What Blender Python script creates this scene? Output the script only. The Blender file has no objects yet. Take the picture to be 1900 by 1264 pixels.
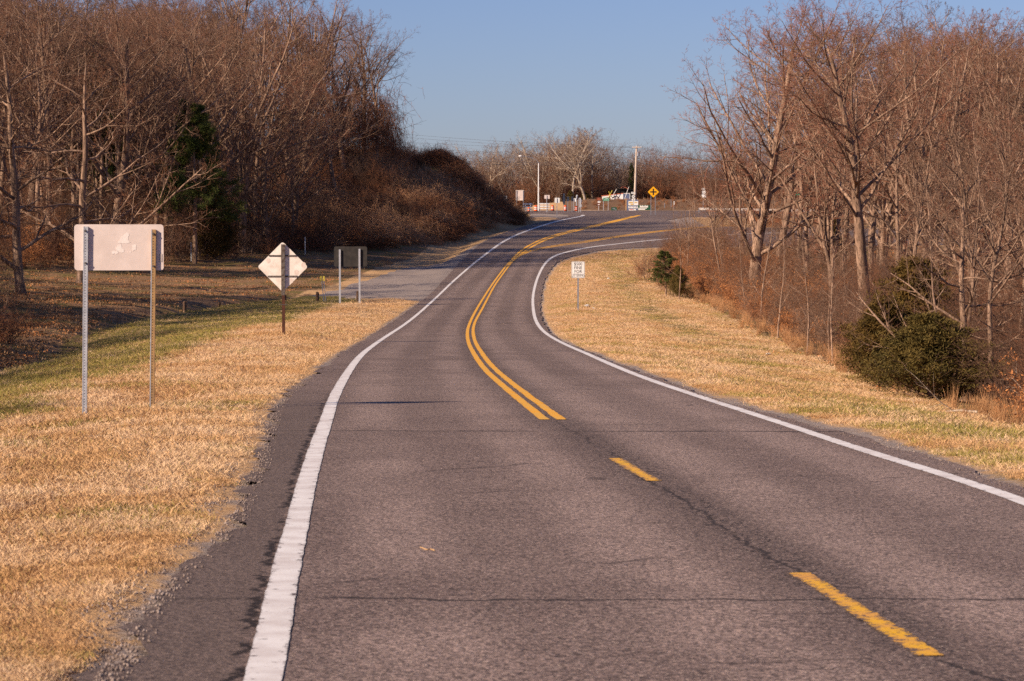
import bpy, math, random
import numpy as np
from mathutils import Vector, Matrix
S = bpy.context.scene
COL = S.collection
R = math.radians

# ------------------------------------------------------------------ camera, sky, sun, exposure
F = 5000.0; HC = 1.78; PITCH = math.atan(202/5000)
cam = bpy.data.objects.new('camera', bpy.data.cameras.new('camera'))
COL.objects.link(cam); S.camera = cam
cam.location = (0, 0, HC); cam.rotation_euler = (math.pi/2 - PITCH, 0, 0)
cam.data.sensor_width = 36; cam.data.lens = 36*F/1900
cam.data.clip_start = 0.5; cam.data.clip_end = 8000
cam.data.dof.use_dof = True; cam.data.dof.focus_distance = 75; cam.data.dof.aperture_fstop = 9

SUN_EL, SUN_AZ = R(28), R(238)      # azimuth clockwise from +Y
w = bpy.data.worlds.new('World'); S.world = w; w.use_nodes = True
nt = w.node_tree; nt.nodes.clear()
sky = nt.nodes.new('ShaderNodeTexSky'); sky.sky_type = 'NISHITA'; sky.sun_disc = False
sky.sun_elevation = SUN_EL; sky.sun_rotation = SUN_AZ
sky.altitude = 200; sky.air_density = 1.0; sky.dust_density = 0.5; sky.ozone_density = 3.0
bg = nt.nodes.new('ShaderNodeBackground'); bg.inputs['Strength'].default_value = 0.050
wo = nt.nodes.new('ShaderNodeOutputWorld')
mx = nt.nodes.new('ShaderNodeMix'); mx.data_type = 'RGBA'; mx.blend_type = 'MULTIPLY'; mx.inputs[0].default_value = 1
mx.inputs[7].default_value = (.95, .97, 1.36, 1)          # warm white balance of the photograph
nt.links.new(sky.outputs[0], mx.inputs[6]); nt.links.new(mx.outputs[2], bg.inputs[0]); nt.links.new(bg.outputs[0], wo.inputs[0])
sun = bpy.data.objects.new('sun', bpy.data.lights.new('sun', 'SUN'))
COL.objects.link(sun)
sun.data.energy = 5.0; sun.data.angle = R(0.5); sun.data.color = (1.0, 0.82, 0.63)
sv = Vector((math.sin(SUN_AZ)*math.cos(SUN_EL), math.cos(SUN_AZ)*math.cos(SUN_EL), math.sin(SUN_EL)))
sun.rotation_euler = sv.to_track_quat('Z', 'Y').to_euler(); sun.location = sv*60
S.view_settings.view_transform = 'Standard'; S.view_settings.look = 'None'
S.view_settings.exposure = 0.58; S.view_settings.gamma = 1.0; S.view_settings.use_curve_mapping = False
S.cycles.use_denoising = False; S.cycles.max_bounces = 4; S.cycles.transparent_max_bounces = 8

# ------------------------------------------------------------------ helpers
CP, SP = math.cos(PITCH), math.sin(PITCH)
def at(u, v, y):
    """world point at depth y (metres along +Y) seen at photo position u, v"""
    a = (u-950)/F; b = (632-v)/F
    d = Vector((a, CP + b*SP, -SP + b*CP)); k = y/d.y
    return Vector((d.x*k, y, HC + d.z*k))
def vproj(z, y):
    t = (z-HC)/y                       # tan of elevation
    return 632 - F*np.tan(np.arctan(t) + PITCH)
def hermite(xk, yk):
    xk = np.array(xk, float); yk = np.array(yk, float)
    m = np.gradient(yk, xk)
    def f(x):
        x = np.clip(np.asarray(x, float), xk[0], xk[-1])
        i = np.clip(np.searchsorted(xk, x)-1, 0, len(xk)-2)
        h = xk[i+1]-xk[i]; t = (x-xk[i])/h
        return ((2*t**3-3*t**2+1)*yk[i] + (t**3-2*t**2+t)*h*m[i] + (-2*t**3+3*t**2)*yk[i+1] + (t**3-t**2)*h*m[i+1])
    return f
def zof(v, y): return HC + y*math.tan(math.atan((632-v)/F) - PITCH)
_zk = [(-80, 1.66), (0, 0.0), (35, -.728), (70, -1.456)] + [(y, zof(v, y)) for y, v in
       [(98, 630), (126, 602), (148, 580), (175, 553), (200, 530), (240, 499), (280, 471), (320, 444),
        (360, 421), (400, 403), (430, 394.5), (447, 391)]] + [(462, 5.42), (520, 5.5), (700, 5.5), (4000, 0)]
ZR = hermite([k[0] for k in _zk], [k[1] for k in _zk])
_yt = np.concatenate([np.linspace(8, 100, 1500), np.linspace(100.1, 449, 3000)])
_vt = vproj(ZR(_yt), _yt)
def gp(u, v):
    """road-level ground point at photo position"""
    y = float(np.interp(-v, -_vt, _yt)); return ((u-950)/F*y*1.0, y)
def path(pts, it=2):
    P = np.array([gp(*p) for p in pts])
    for _ in range(it):
        Q = np.empty((2*len(P)-2, 2)); Q[0::2] = .75*P[:-1]+.25*P[1:]; Q[1::2] = .25*P[:-1]+.75*P[1:]
        P = np.vstack([P[:1], Q, P[-1:]])
    return P
def sstep(t): t = np.clip(t, 0, 1); return t*t*(3-2*t)

def vnoise(x, y, seed=0):
    """smooth value noise, vectorised"""
    x = np.asarray(x, float); y = np.asarray(y, float)
    xi = np.floor(x).astype(np.int64); yi = np.floor(y).astype(np.int64)
    fx = x-xi; fy = y-yi; fx = fx*fx*(3-2*fx); fy = fy*fy*(3-2*fy)
    def h(a, b):
        n = (a*374761393 + b*668265263 + seed*974634777) & 0x7fffffff
        n = ((n ^ (n >> 13))*1274126177) & 0x7fffffff
        return ((n ^ (n >> 16)) & 0xffff)/65535.0
    return (h(xi, yi)*(1-fx)+h(xi+1, yi)*fx)*(1-fy) + (h(xi, yi+1)*(1-fx)+h(xi+1, yi+1)*fx)*fy

def tag(o, label=None, cat=None, group=None, kind=None):
    if label: o['label'] = label
    if cat: o['category'] = cat
    if group: o['group'] = group
    if kind: o['kind'] = kind
    return o
def empty(name, loc, rz=0.0):
    o = bpy.data.objects.new(name, None); o.empty_display_size = .3
    COL.objects.link(o); o.location = loc; o.rotation_euler = (0, 0, rz); return o
def link(name, me, parent=None, mats=None, loc=None):
    o = bpy.data.objects.new(name, me); COL.objects.link(o)
    if mats:
        for m in (mats if isinstance(mats, (list, tuple)) else [mats]): me.materials.append(m)
    if parent: o.parent = parent
    if loc is not None: o.location = loc
    return o
def np_mesh(name, V, faces3=None, faces4=None, mi3=None, mi4=None, smooth=False):
    me = bpy.data.meshes.new(name)
    f3 = np.zeros((0, 3), np.int32) if faces3 is None else np.asarray(faces3, np.int32)
    f4 = np.zeros((0, 4), np.int32) if faces4 is None else np.asarray(faces4, np.int32)
    me.vertices.add(len(V)); me.vertices.foreach_set('co', np.asarray(V, np.float32).ravel())
    nl = f3.size + f4.size
    me.loops.add(nl); me.loops.foreach_set('vertex_index', np.concatenate([f4.ravel(), f3.ravel()]).astype(np.int32))
    me.polygons.add(len(f3)+len(f4))
    st = np.concatenate([np.arange(len(f4))*4, f4.size + np.arange(len(f3))*3]).astype(np.int32)
    me.polygons.foreach_set('loop_start', st)
    mi = np.concatenate([np.zeros(len(f4), int) if mi4 is None else mi4, np.zeros(len(f3), int) if mi3 is None else mi3]).astype(np.int32)
    me.polygons.foreach_set('material_index', mi)
    if smooth: me.polygons.foreach_set('use_smooth', np.ones(len(mi), bool))
    me.update(calc_edges=True); me.validate(); return me
def fattr(me, name, arr):
    a = me.attributes.new(name, 'FLOAT', 'POINT'); a.data.foreach_set('value', np.asarray(arr, np.float32))

class MB:
    def __init__(s): s.V = []; s.Fc = []
    def add(s, V, Fc):
        n = len(s.V); s.V += [tuple(v) for v in V]; s.Fc += [tuple(i+n for i in f) for f in Fc]; return s
    def box(s, x0, x1, y0, y1, z0, z1, b=0.0):
        if b <= 0:
            V = [(x, y, z) for z in (z0, z1) for y in (y0, y1) for x in (x0, x1)]
            return s.add(V, [(0, 2, 3, 1), (4, 5, 7, 6), (0, 1, 5, 4), (2, 6, 7, 3), (0, 4, 6, 2), (1, 3, 7, 5)])
        return s.plate([(x0+b, z0), (x1-b, z0), (x1, z0+b), (x1, z1-b), (x1-b, z1), (x0+b, z1), (x0, z1-b), (x0, z0+b)], y0, y1)
    def plate(s, out, y0, y1):
        """outline in x,z extruded from y0 to y1"""
        n = len(out); V = [(x, y0, z) for x, z in out] + [(x, y1, z) for x, z in out]
        Fc = [tuple(range(n)), tuple(range(2*n-1, n-1, -1))] + [(i, i+n, (i+1) % n+n, (i+1) % n) for i in range(n)]
        return s.add(V, Fc)
    def rod(s, a, b, r0, r1=None, n=8):
        a = Vector(a); b = Vector(b); r1 = r0 if r1 is None else r1
        d = (b-a).normalized(); p = d.orthogonal().normalized(); q = d.cross(p)
        V = [a+(p*math.cos(t)+q*math.sin(t))*r0 for t in [2*math.pi*i/n for i in range(n)]]
        V += [b+(p*math.cos(t)+q*math.sin(t))*r1 for t in [2*math.pi*i/n for i in range(n)]]
        return s.add(V, [(i, (i+1) % n, (i+1) % n+n, i+n) for i in range(n)] + [tuple(range(n-1, -1, -1)), tuple(range(n, 2*n))])
    def lathe(s, prof, n=14, c=(0, 0)):
        V = []
        for r, z in prof: V += [(c[0]+r*math.cos(2*math.pi*i/n), c[1]+r*math.sin(2*math.pi*i/n), z) for i in range(n)]
        Fc = [(k*n+i, k*n+(i+1) % n, (k+1)*n+(i+1) % n, (k+1)*n+i) for k in range(len(prof)-1) for i in range(n)]
        Fc += [tuple(range(n-1, -1, -1)), tuple(range((len(prof)-1)*n, len(prof)*n))]
        return s.add(V, Fc)
    def build(s, name, mat, parent=None, loc=None, smooth=False):
        me = bpy.data.meshes.new(name); me.from_pydata(s.V, [], s.Fc); me.update()
        if smooth: me.polygons.foreach_set('use_smooth', [True]*len(me.polygons))
        return link(name, me, parent, mat, loc)
def rrect(x0, x1, z0, z1, r, n=4):
    out = []
    for cx, cz, a0 in ((x1-r, z0+r, -90), (x1-r, z1-r, 0), (x0+r, z1-r, 90), (x0+r, z0+r, 180)):
        out += [(cx+r*math.cos(R(a0+90*i/n)), cz+r*math.sin(R(a0+90*i/n))) for i in range(n+1)]
    return out
def rdiamond(cx, cz, h, r, n=4):
    pts = []
    for (px, pz, a0) in ((0, -h, -135), (h, 0, -45), (0, h, 45), (-h, 0, 135)):
        k = (h - r*math.sqrt(2))/h; c = (cx+px*k, cz+pz*k)
        pts += [(c[0]+r*math.cos(R(a0+90*i/n)), c[1]+r*math.sin(R(a0+90*i/n))) for i in range(n+1)]
    return pts
def text(name, s, x, y, z, size, mat, parent, wide=1.0, align='CENTER'):
    cu = bpy.data.curves.new(name, 'FONT'); cu.body = s; cu.size = size; cu.align_x = align; cu.align_y = 'CENTER'
    cu.extrude = 0.002; cu.offset = 0.0; cu.resolution_u = 3
    t = bpy.data.objects.new(name, cu); COL.objects.link(t)
    bpy.context.view_layer.update()
    me = bpy.data.meshes.new_from_object(t.evaluated_get(bpy.context.evaluated_depsgraph_get()))
    bpy.data.objects.remove(t)
    me.transform(Matrix.Rotation(math.pi/2, 4, 'X') @ Matrix.Diagonal((wide, 1, 1, 1)))
    me.materials.clear()
    return link(name, me, parent, mat, (x, y, z))

# ------------------------------------------------------------------ materials
class NT:
    def __init__(s, name):
        s.m = bpy.data.materials.new(name); s.m.use_nodes = True; s.t = s.m.node_tree; s.t.nodes.clear()
        s.out = s.n('ShaderNodeOutputMaterial'); s.b = s.n('ShaderNodeBsdfPrincipled'); s.l(s.b.outputs[0], s.out.inputs[0])
        s.b.inputs['Roughness'].default_value = .8; s.b.inputs['Specular IOR Level'].default_value = .2
        s.geo = s.n('ShaderNodeNewGeometry')
    def n(s, ty, **k):
        n = s.t.nodes.new(ty)
        for a, b in k.items(): setattr(n, a, b)
        return n
    def l(s, a, b): s.t.links.new(a, b)
    def set(s, sock, v):
        if isinstance(v, bpy.types.NodeSocket): s.l(v, sock)
        elif isinstance(v, (tuple, list)) and len(v) == 3 and sock.type == 'RGBA': sock.default_value = (*v, 1)
        else: sock.default_value = v
    def pos(s, obj=False):
        if obj: return s.n('ShaderNodeTexCoord').outputs['Object']
        return s.geo.outputs['Position']
    def noise(s, scale, detail=3, rough=.55, vec=None, stretch=None):
        v = vec or s.pos()
        if stretch:
            mp = s.n('ShaderNodeMapping'); mp.inputs['Scale'].default_value = stretch; s.l(v, mp.inputs[0]); v = mp.outputs[0]
        n = s.n('ShaderNodeTexNoise'); s.l(v, n.inputs['Vector'])
        n.inputs['Scale'].default_value = scale; n.inputs['Detail'].default_value = detail; n.inputs['Roughness'].default_value = rough
        return n.outputs['Fac']
    def math(s, op, a, b=0.0, c=None, clamp=False):
        n = s.n('ShaderNodeMath', operation=op, use_clamp=clamp); s.set(n.inputs[0], a); s.set(n.inputs[1], b)
        if c is not None: s.set(n.inputs[2], c)
        return n.outputs[0]
    def ramp(s, f, a, b, lo=0.0, hi=1.0):
        n = s.n('ShaderNodeMapRange', interpolation_type='SMOOTHSTEP'); s.set(n.inputs[0], f)
        for i, v in enumerate((a, b, lo, hi)): n.inputs[i+1].default_value = v
        return n.outputs[0]
    def mix(s, f, a, b, mode='MIX'):
        n = s.n('ShaderNodeMix', data_type='RGBA', blend_type=mode); s.set(n.inputs[0], f); s.set(n.inputs[6], a); s.set(n.inputs[7], b)
        return n.outputs[2]
    def attr(s, name, ty='GEOMETRY'):
        return s.n('ShaderNodeAttribute', attribute_name=name, attribute_type=ty).outputs['Fac']
    def bump(s, h, strength=.4, dist=.02):
        n = s.n('ShaderNodeBump'); n.inputs['Strength'].default_value = strength; n.inputs['Distance'].default_value = dist
        s.l(h, n.inputs['Height']); s.l(n.outputs[0], s.b.inputs['Normal'])
    def col(s, c): s.set(s.b.inputs['Base Color'], c)
def simple(name, c1, c2=None, scale=8, rough=.7, metal=0.0, bump=0, obj=True, spec=.25, rnd=None):
    m = NT(name); m.b.inputs['Roughness'].default_value = rough; m.b.inputs['Metallic'].default_value = metal
    m.b.inputs['Specular IOR Level'].default_value = spec
    c2 = c2 or tuple(x*.82 for x in c1)
    nz = m.noise(scale, 4, .6, m.pos(obj)); cc = m.mix(m.ramp(nz, .35, .65), c1, c2)
    if rnd: cc = m.mix(m.ramp(m.n('ShaderNodeObjectInfo').outputs['Random'], .15, .85, 0, .85), cc, rnd)
    m.col(cc)
    if bump: m.bump(nz, bump, .01)
    return m.m

M = {}
def asphalt(name, base, light, use_lat=True):
    m = NT(name); m.b.inputs['Roughness'].default_value = .88
    agg = m.n('ShaderNodeTexVoronoi'); agg.inputs['Scale'].default_value = 55; m.l(m.pos(), agg.inputs['Vector'])
    stone = m.n('ShaderNodeSeparateColor'); m.l(agg.outputs['Color'], stone.inputs[0])
    fine = m.noise(38, 4, .75)
    blot = m.noise(.55, 4, .6); patch = m.noise(.11, 3, .5, stretch=(1, .35, 1))
    c = m.mix(m.ramp(blot, .3, .7), base, tuple(.5*(a+b) for a, b in zip(base, light)))
    c = m.mix(m.ramp(patch, .4, .68, 0, .6), c, light)
    if use_lat:
        lat = m.attr('lat')
        wp = None
        for x0 in (-2.45, -.85, .75, 2.3):                       # polished wheel paths
            d = m.math('ABSOLUTE', m.math('SUBTRACT', lat, x0))
            g = m.ramp(d, .12, .55, 1.0, 0.0); wp = g if wp is None else m.math('MAXIMUM', wp, g)
        wp = m.math('MULTIPLY', wp, m.ramp(m.noise(.35, 2), .25, .6))
        c = m.mix(m.math('MULTIPLY', wp, .7), c, tuple(x*1.22 for x in light))
        oil = m.ramp(m.math('ABSOLUTE', m.math('ADD', m.math('SUBTRACT', lat, .25), m.math('MULTIPLY', m.noise(.25, 2), .5))), .1, .6, 1, 0)
        c = m.mix(m.math('MULTIPLY', oil, .45), c, tuple(x*.6 for x in base))
    sp = m.ramp(stone.outputs[0], .0, 1.0, .45, 1.55)
    c2 = m.n('ShaderNodeMix', data_type='RGBA', blend_type='MULTIPLY'); c2.inputs[0].default_value = 1
    m.l(c, c2.inputs[6]); gray = m.n('ShaderNodeCombineColor')
    sp2 = m.math('MULTIPLY', sp, m.ramp(fine, .3, .7, .72, 1.28))
    for i in range(3): m.l(sp2, gray.inputs[i])
    m.l(gray.outputs[0], c2.inputs[7]); c = c2.outputs[2]
    pale = m.math('MULTIPLY', m.ramp(stone.outputs[1], .90, .93), m.ramp(agg.outputs['Distance'], .35, .5, 1, 0))
    c = m.mix(pale, c, (.48, .37, .30))
    if use_lat:
        xyz = m.n('ShaderNodeSeparateXYZ'); m.l(m.pos(), xyz.inputs[0])
        wob = m.math('MULTIPLY', m.math('SUBTRACT', m.noise(1.4, 5, .7), .5), .55)
        yy = m.math('ADD', xyz.outputs[1], wob); crack_and_shadow = None
        for y0, wd, sl in ((15.35, .034, .01), (33.4, .075, .03), (41.9, .02, .0), (49, .05, -.02), (58, .05, .02), (21.5, .004, .1), (78, .07, .0), (97, .08, .02), (128, .1, .0)):  # third line paints the blank sign's cast shadow, the others are cracks
            d = m.math('ABSOLUTE', m.math('SUBTRACT', m.math('ADD', yy, m.math('MULTIPLY', xyz.outputs[0], sl)), y0+.0))
            g = m.ramp(d, wd*.5, wd*1.4, 1, 0); crack_and_shadow = g if crack_and_shadow is None else m.math('MAXIMUM', crack_and_shadow, g)
        crack_and_shadow = m.math('MULTIPLY', crack_and_shadow, m.ramp(m.noise(2.2, 2), .28, .42))
        lw = m.math('ADD', lat, m.math('MULTIPLY', m.math('SUBTRACT', m.noise(1.1, 5, .7), .5), .45))
        cj = m.ramp(m.math('ABSOLUTE', lw), .006, .03, 1, 0)
        near = m.ramp(xyz.outputs[1], 30, 44, 1, 0)
        cj = m.math('MULTIPLY', m.math('MULTIPLY', cj, near), m.ramp(m.noise(1.3, 2), .35, .5))
        # alligator cracking round the centre joint
        al = m.n('ShaderNodeTexVoronoi', feature='DISTANCE_TO_EDGE'); al.inputs['Scale'].default_value = 9; m.l(m.pos(), al.inputs['Vector'])
        ag = m.math('MULTIPLY', m.ramp(al.outputs['Distance'], .02, .07, 1, 0), m.ramp(m.math('ABSOLUTE', m.math('SUBTRACT', lat, .05)), .1, .3, 1, 0))
        ag = m.math('MULTIPLY', m.math('MULTIPLY', ag, near), m.ramp(m.noise(.5, 2), .32, .5))
        crack_and_shadow = m.math('MAXIMUM', crack_and_shadow, m.math('MAXIMUM', cj, ag))
        hair = m.n('ShaderNodeTexVoronoi', feature='DISTANCE_TO_EDGE'); hair.inputs['Scale'].default_value = .8
        mp = m.n('ShaderNodeMapping'); mp.inputs['Scale'].default_value = (.35, 1.6, 1); m.l(m.pos(), mp.inputs[0]); m.l(mp.outputs[0], hair.inputs['Vector'])
        hc = m.math('MULTIPLY', m.ramp(hair.outputs['Distance'], .006, .02, 1, 0), m.ramp(m.noise(.8, 3), .56, .64))
        crack_and_shadow = m.math('MAXIMUM', crack_and_shadow, m.math('MULTIPLY', hc, .6))
        c = m.mix(m.math('MULTIPLY', crack_and_shadow, .85), c, (.03, .022, .02))
        sepx = m.math('ADD', m.attr('edge'), m.math('MULTIPLY', m.math('SUBTRACT', m.noise(3.5, 5, .75), .5), .35))
        nearl = m.ramp(xyz.outputs[1], 34, 52, 1, 0)
        sh = m.math('MULTIPLY', m.ramp(sepx, -.02, -.16, 0, 1), nearl)          # old rough shoulder outside the overlay
        rough = m.mix(m.ramp(m.noise(26, 4, .8), .35, .65), (.045, .032, .027), (.20, .145, .12))
        c = m.mix(m.math('MULTIPLY', sh, .62), c, rough)
        seam = m.math('MULTIPLY', m.ramp(m.math('ABSOLUTE', m.math('ADD', sepx, .13)), .012, .045, 1, 0), m.math('MULTIPLY', nearl, m.ramp(m.noise(1.6, 2), .4, .5)))
        c = m.mix(m.math('MULTIPLY', seam, .9), c, (.02, .014, .012))
    m.col(c)
    grit = m.noise(17, 3, .7)
    m.bump(m.math('ADD', m.math('ADD', sp, fine), grit), .9, .016)
    return m.m
M['asphalt'] = asphalt('asphalt', (.172, .119, .101), (.265, .189, .160))
M['asphalt_far'] = asphalt('asphalt_highway', (.17, .118, .10), (.24, .17, .145), False)

def paint(name, col, worn, edge=.5):
    m = NT(name); m.b.inputs['Roughness'].default_value = .6
    c = m.mix(m.ramp(m.noise(3, 3), .35, .7), col, worn)
    c = m.mix(m.ramp(m.noise(60, 3, .7), .58, .7, 0, .35), c, (.2, .15, .13))
    cross = m.attr('cross')                # 0 centre .. 1 edge
    hole = m.ramp(m.math('ADD', m.noise(21 if 'worn' in name else 9, 5, .75), m.math('MULTIPLY', cross, .13)), edge, edge+.05)
    hole2 = m.ramp(m.math('ADD', m.noise(40, 3, .7), m.math('MULTIPLY', m.math('POWER', cross, 4), .25)), .74, .8)
    hole = m.math('MAXIMUM', hole, hole2)
    c = m.mix(hole, c, (.10, .07, .06))
    m.col(c); m.bump(m.noise(70, 3), .25, .004); return m.m
M['white_paint'] = paint('white_road_paint', (.80, .75, .71), (.64, .57, .53), .665)
M['yellow_paint'] = paint('yellow_road_paint', (.86, .38, .008), (.72, .40, .06), .67)
M['dash_paint'] = paint('worn_yellow_road_paint', (.80, .42, .012), (.70, .34, .06), .575)

def ground_mat():
    m = NT('roadside_ground'); m.b.inputs['Roughness'].default_value = .95; m.b.inputs['Specular IOR Level'].default_value = .08
    straw = m.mix(m.ramp(m.noise(.9, 4, .6), .3, .7), (.50, .30, .15), (.42, .235, .11))
    straw = m.mix(m.ramp(m.noise(14, 4, .75), .35, .7), straw, (.62, .40, .21))
    green = m.mix(m.ramp(m.noise(1.1, 4), .3, .7), (.12, .098, .03), (.20, .15, .05))
    g = m.math('ADD', m.attr('green'), m.math('MULTIPLY', m.math('SUBTRACT', m.noise(.7, 4, .65), .5), 1.1))
    c = m.mix(m.ramp(g, .35, .7), straw, green)
    leaf = m.mix(m.ramp(m.noise(5, 5, .8), .35, .65), (.17, .095, .05), (.36, .21, .115))
    leaf = m.mix(m.ramp(m.noise(.28, 4, .65), .45, .62, 0, .85), leaf, green)
    lf = m.math('ADD', m.attr('leaf'), m.math('MULTIPLY', m.math('SUBTRACT', m.noise(.5, 4, .65), .5), .9))
    c = m.mix(m.ramp(lf, .35, .65), c, leaf)
    soil = m.mix(m.ramp(m.noise(6, 4), .4, .6), (.13, .072, .042), (.22, .13, .08))
    so = m.math('ADD', m.attr('soil'), m.math('MULTIPLY', m.math('SUBTRACT', m.noise(2.5, 4, .7), .5), .8))
    c = m.mix(m.ramp(so, .4, .65), c, soil)
    grav = m.mix(m.ramp(m.noise(16, 3, .8), .35, .65), (.20, .155, .135), (.38, .31, .275))
    gr = m.math('ADD', m.attr('gravel'), m.math('MULTIPLY', m.math('SUBTRACT', m.noise(2, 4, .7), .5), .6))
    c = m.mix(m.ramp(gr, .4, .6), c, grav)
    m.col(c); m.bump(m.noise(18, 5, .75), .8, .04); return m.m
M['ground'] = ground_mat()
# ------------------------------------------------------------------ road edges, lines (world paths)
L_EDGE = [(60, 1400), (180, 1264), (245, 1163), (290, 1098), (350, 1040), (420, 979), (458, 902), (485, 837), (498, 788), (512, 750), (548, 717), (605, 676),
          (652, 643), (706, 609), (740, 588), (775, 562), (800, 545), (822, 520), (845, 495), (866, 473), (896, 448), (940, 430), (980, 418), (1020, 409), (1055, 402)]
R_EDGE = [(3900, 1600), (2900, 1264), (1895, 905), (1750, 855), (1650, 825), (1500, 787), (1463, 777), (1392, 759), (1314, 738), (1250, 711), (1150, 677), (1079, 648), (1023, 620),
          (1007, 595), (1002, 567), (1007, 530), (1016, 508), (1031, 488), (1053, 477), (1088, 469.5), (1115, 464), (1152, 461), (1226, 457)]
def edge_fn(px):
    P = path(px, 2); P = P[np.argsort(P[:, 1])]
    return P
LE = edge_fn(L_EDGE); RE = edge_fn(R_EDGE)
def xL(y):
    y = np.asarray(y, float); sl = (LE[1, 0]-LE[0, 0])/(LE[1, 1]-LE[0, 1])
    return np.where(y < LE[0, 1], LE[0, 0] - .0*(LE[0, 1]-y), np.interp(y, LE[:, 1], LE[:, 0]))
ye = RE[-1, 1]
RX = np.vstack([RE, [[22, ye+.8], [60, ye+2.5], [110, ye+4], [110, ye+48], [55, ye+52], [24, 352+8], [22, 385], [26, 402], [110, 406]]])
def xR(y): return np.interp(np.asarray(y, float), RX[:, 1], RX[:, 0])
CEN = [(2260, 1500), (1950, 1303), (1715, 1205), (1600, 1135), (1500, 1075), (1180, 872), (1027, 779), (952, 722), (898, 677), (876.5, 639), (871.3, 614), (876.6, 592), (885, 580), (905, 544.5), (924, 516), (945.5, 487.5), (965, 468), (985, 456), (1010, 446)]
CP_ = path(CEN, 2); CP_ = CP_[np.argsort(CP_[:, 1])]
def xC(y): return np.interp(np.asarray(y, float), CP_[:, 1], CP_[:, 0])
def near_edge(x): return np.interp(x, [-400, 0, 6, 11, 14, 400], [423, 423, 421, 412, 405, 405])

# ------------------------------------------------------------------ terrain height
def cp(u, v, y): p = at(u, v, y); return (p.x, p.y, p.z)
ctrl = [cp(*a) for a in [
    (216, 771, 41.6), (0, 786, 40), (170, 717, 50), (300, 652, 75), (420, 612, 98), (560, 577, 140), (620, 566, 155),
    (0, 690, 90), (100, 640, 115), (230, 588, 150), (400, 562, 172), (585, 545, 188), (668, 557, 172),
    (0, 620, 120), (0, 560, 150), (150, 560, 160), (430, 530, 200), (0, 502, 200), (300, 500, 220), (450, 482, 240), (560, 471, 265),
    (645, 530, 203), (763, 494, 250), (650, 458, 290), (800, 447, 315), (860, 440, 325), (900, 428, 348), (950, 414, 375),
    (430, 372, 300), (530, 330, 325), (700, 312, 350), (600, 400, 305), (720, 400, 322), (820, 330, 362), (890, 380, 365), (925, 400, 375),
    (200, 410, 280), (0, 410, 260), (300, 300, 355), (0, 320, 340), (780, 300, 368), (835, 312, 369), (870, 345, 373), (905, 378, 377),
    (1900, 795, 50), (1760, 752, 68), (1570, 692, 90), (1400, 622, 122), (1290, 570, 152), (1220, 520, 200), (1190, 482, 262),
    (1750, 790, 52), (1420, 690, 77), (1250, 628, 104), (1120, 590, 135), (1100, 530, 190)]]
ctrl += [(-9, 15, -.55), (-9, 28, -.8), (-16, 20, -2.2), (-16, 50, -2.9), (-30, 20, -2.5), (-30, 70, -3), (-45, 120, -2), (-60, 60, 0), (-60, 180, 1.5), (-90, 260, 7), (-100, 120, 4), (-90, 360, 13),
         (-20, 415, 6.2), (-45, 420, 8), (-8, 412, 5.0), (-4, 405, 4.6), (4, 395, 3.9), (-2, 390, 3.9),
         (8, 20, -.75), (9.5, 35, -1.2), (13, 45, -2.3), (16, 30, -3), (20, 60, -3.6), (25, 90, -4), (40, 120, -3.8), (30, 170, -3.2), (45, 220, -1.5), (30, 250, -1.3), (28, 285, -.3),
         (18, 230, -1.5), (14, 180, -2.6), (70, 100, -4), (100, 250, -.8), (100, 160, -3), (60, 380, 3.2), (60, 330, 1.4), (100, 400, 4), (18, 330, 1.3), (20, 400, 4), (40, 300, .3)]
ctrl = np.array(ctrl)
_cy = .42
def _k(dx, dy): return np.sqrt(dx*dx + (dy*_cy)**2 + 2.0)
_dz = ctrl[:, 2] - ZR(ctrl[:, 1])
_A = _k(ctrl[:, None, 0]-ctrl[None, :, 0], ctrl[:, None, 1]-ctrl[None, :, 1])
_n = len(ctrl); _B = np.zeros((_n+1, _n+1)); _B[:_n, :_n] = _A + np.eye(_n)*-.02; _B[:_n, _n] = 1; _B[_n, :_n] = 1
_W = np.linalg.solve(_B, np.append(_dz, 0))
DITCH_Y = [0, 90, 115, 150, 172, 188, 200, 240, 300, 340, 380]; DITCH_X = [-15, -17, -19.5, -21.6, -19, -15, -13.5, -12, -9.5, -8, -3]
def xd(y): return np.interp(y, DITCH_Y, DITCH_X)
def paved_dist(x, y):
    """metres outside the asphalt (0 inside)"""
    l = xL(y) - x; r = x - np.maximum.reduce([xR(y), xR(y-3), xR(y+3)])
    d = np.maximum(np.maximum(l, r), 0)
    hw = np.where((y > 395) & (y < 452), np.maximum(near_edge(x)-y, 0)*.5, 99)
    hw = np.where(y >= 449, (y-449)*.5, hw); hw = np.maximum(hw, 0); d = np.where(y > 450, 99, d)
    return np.minimum(d, hw)
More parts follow.
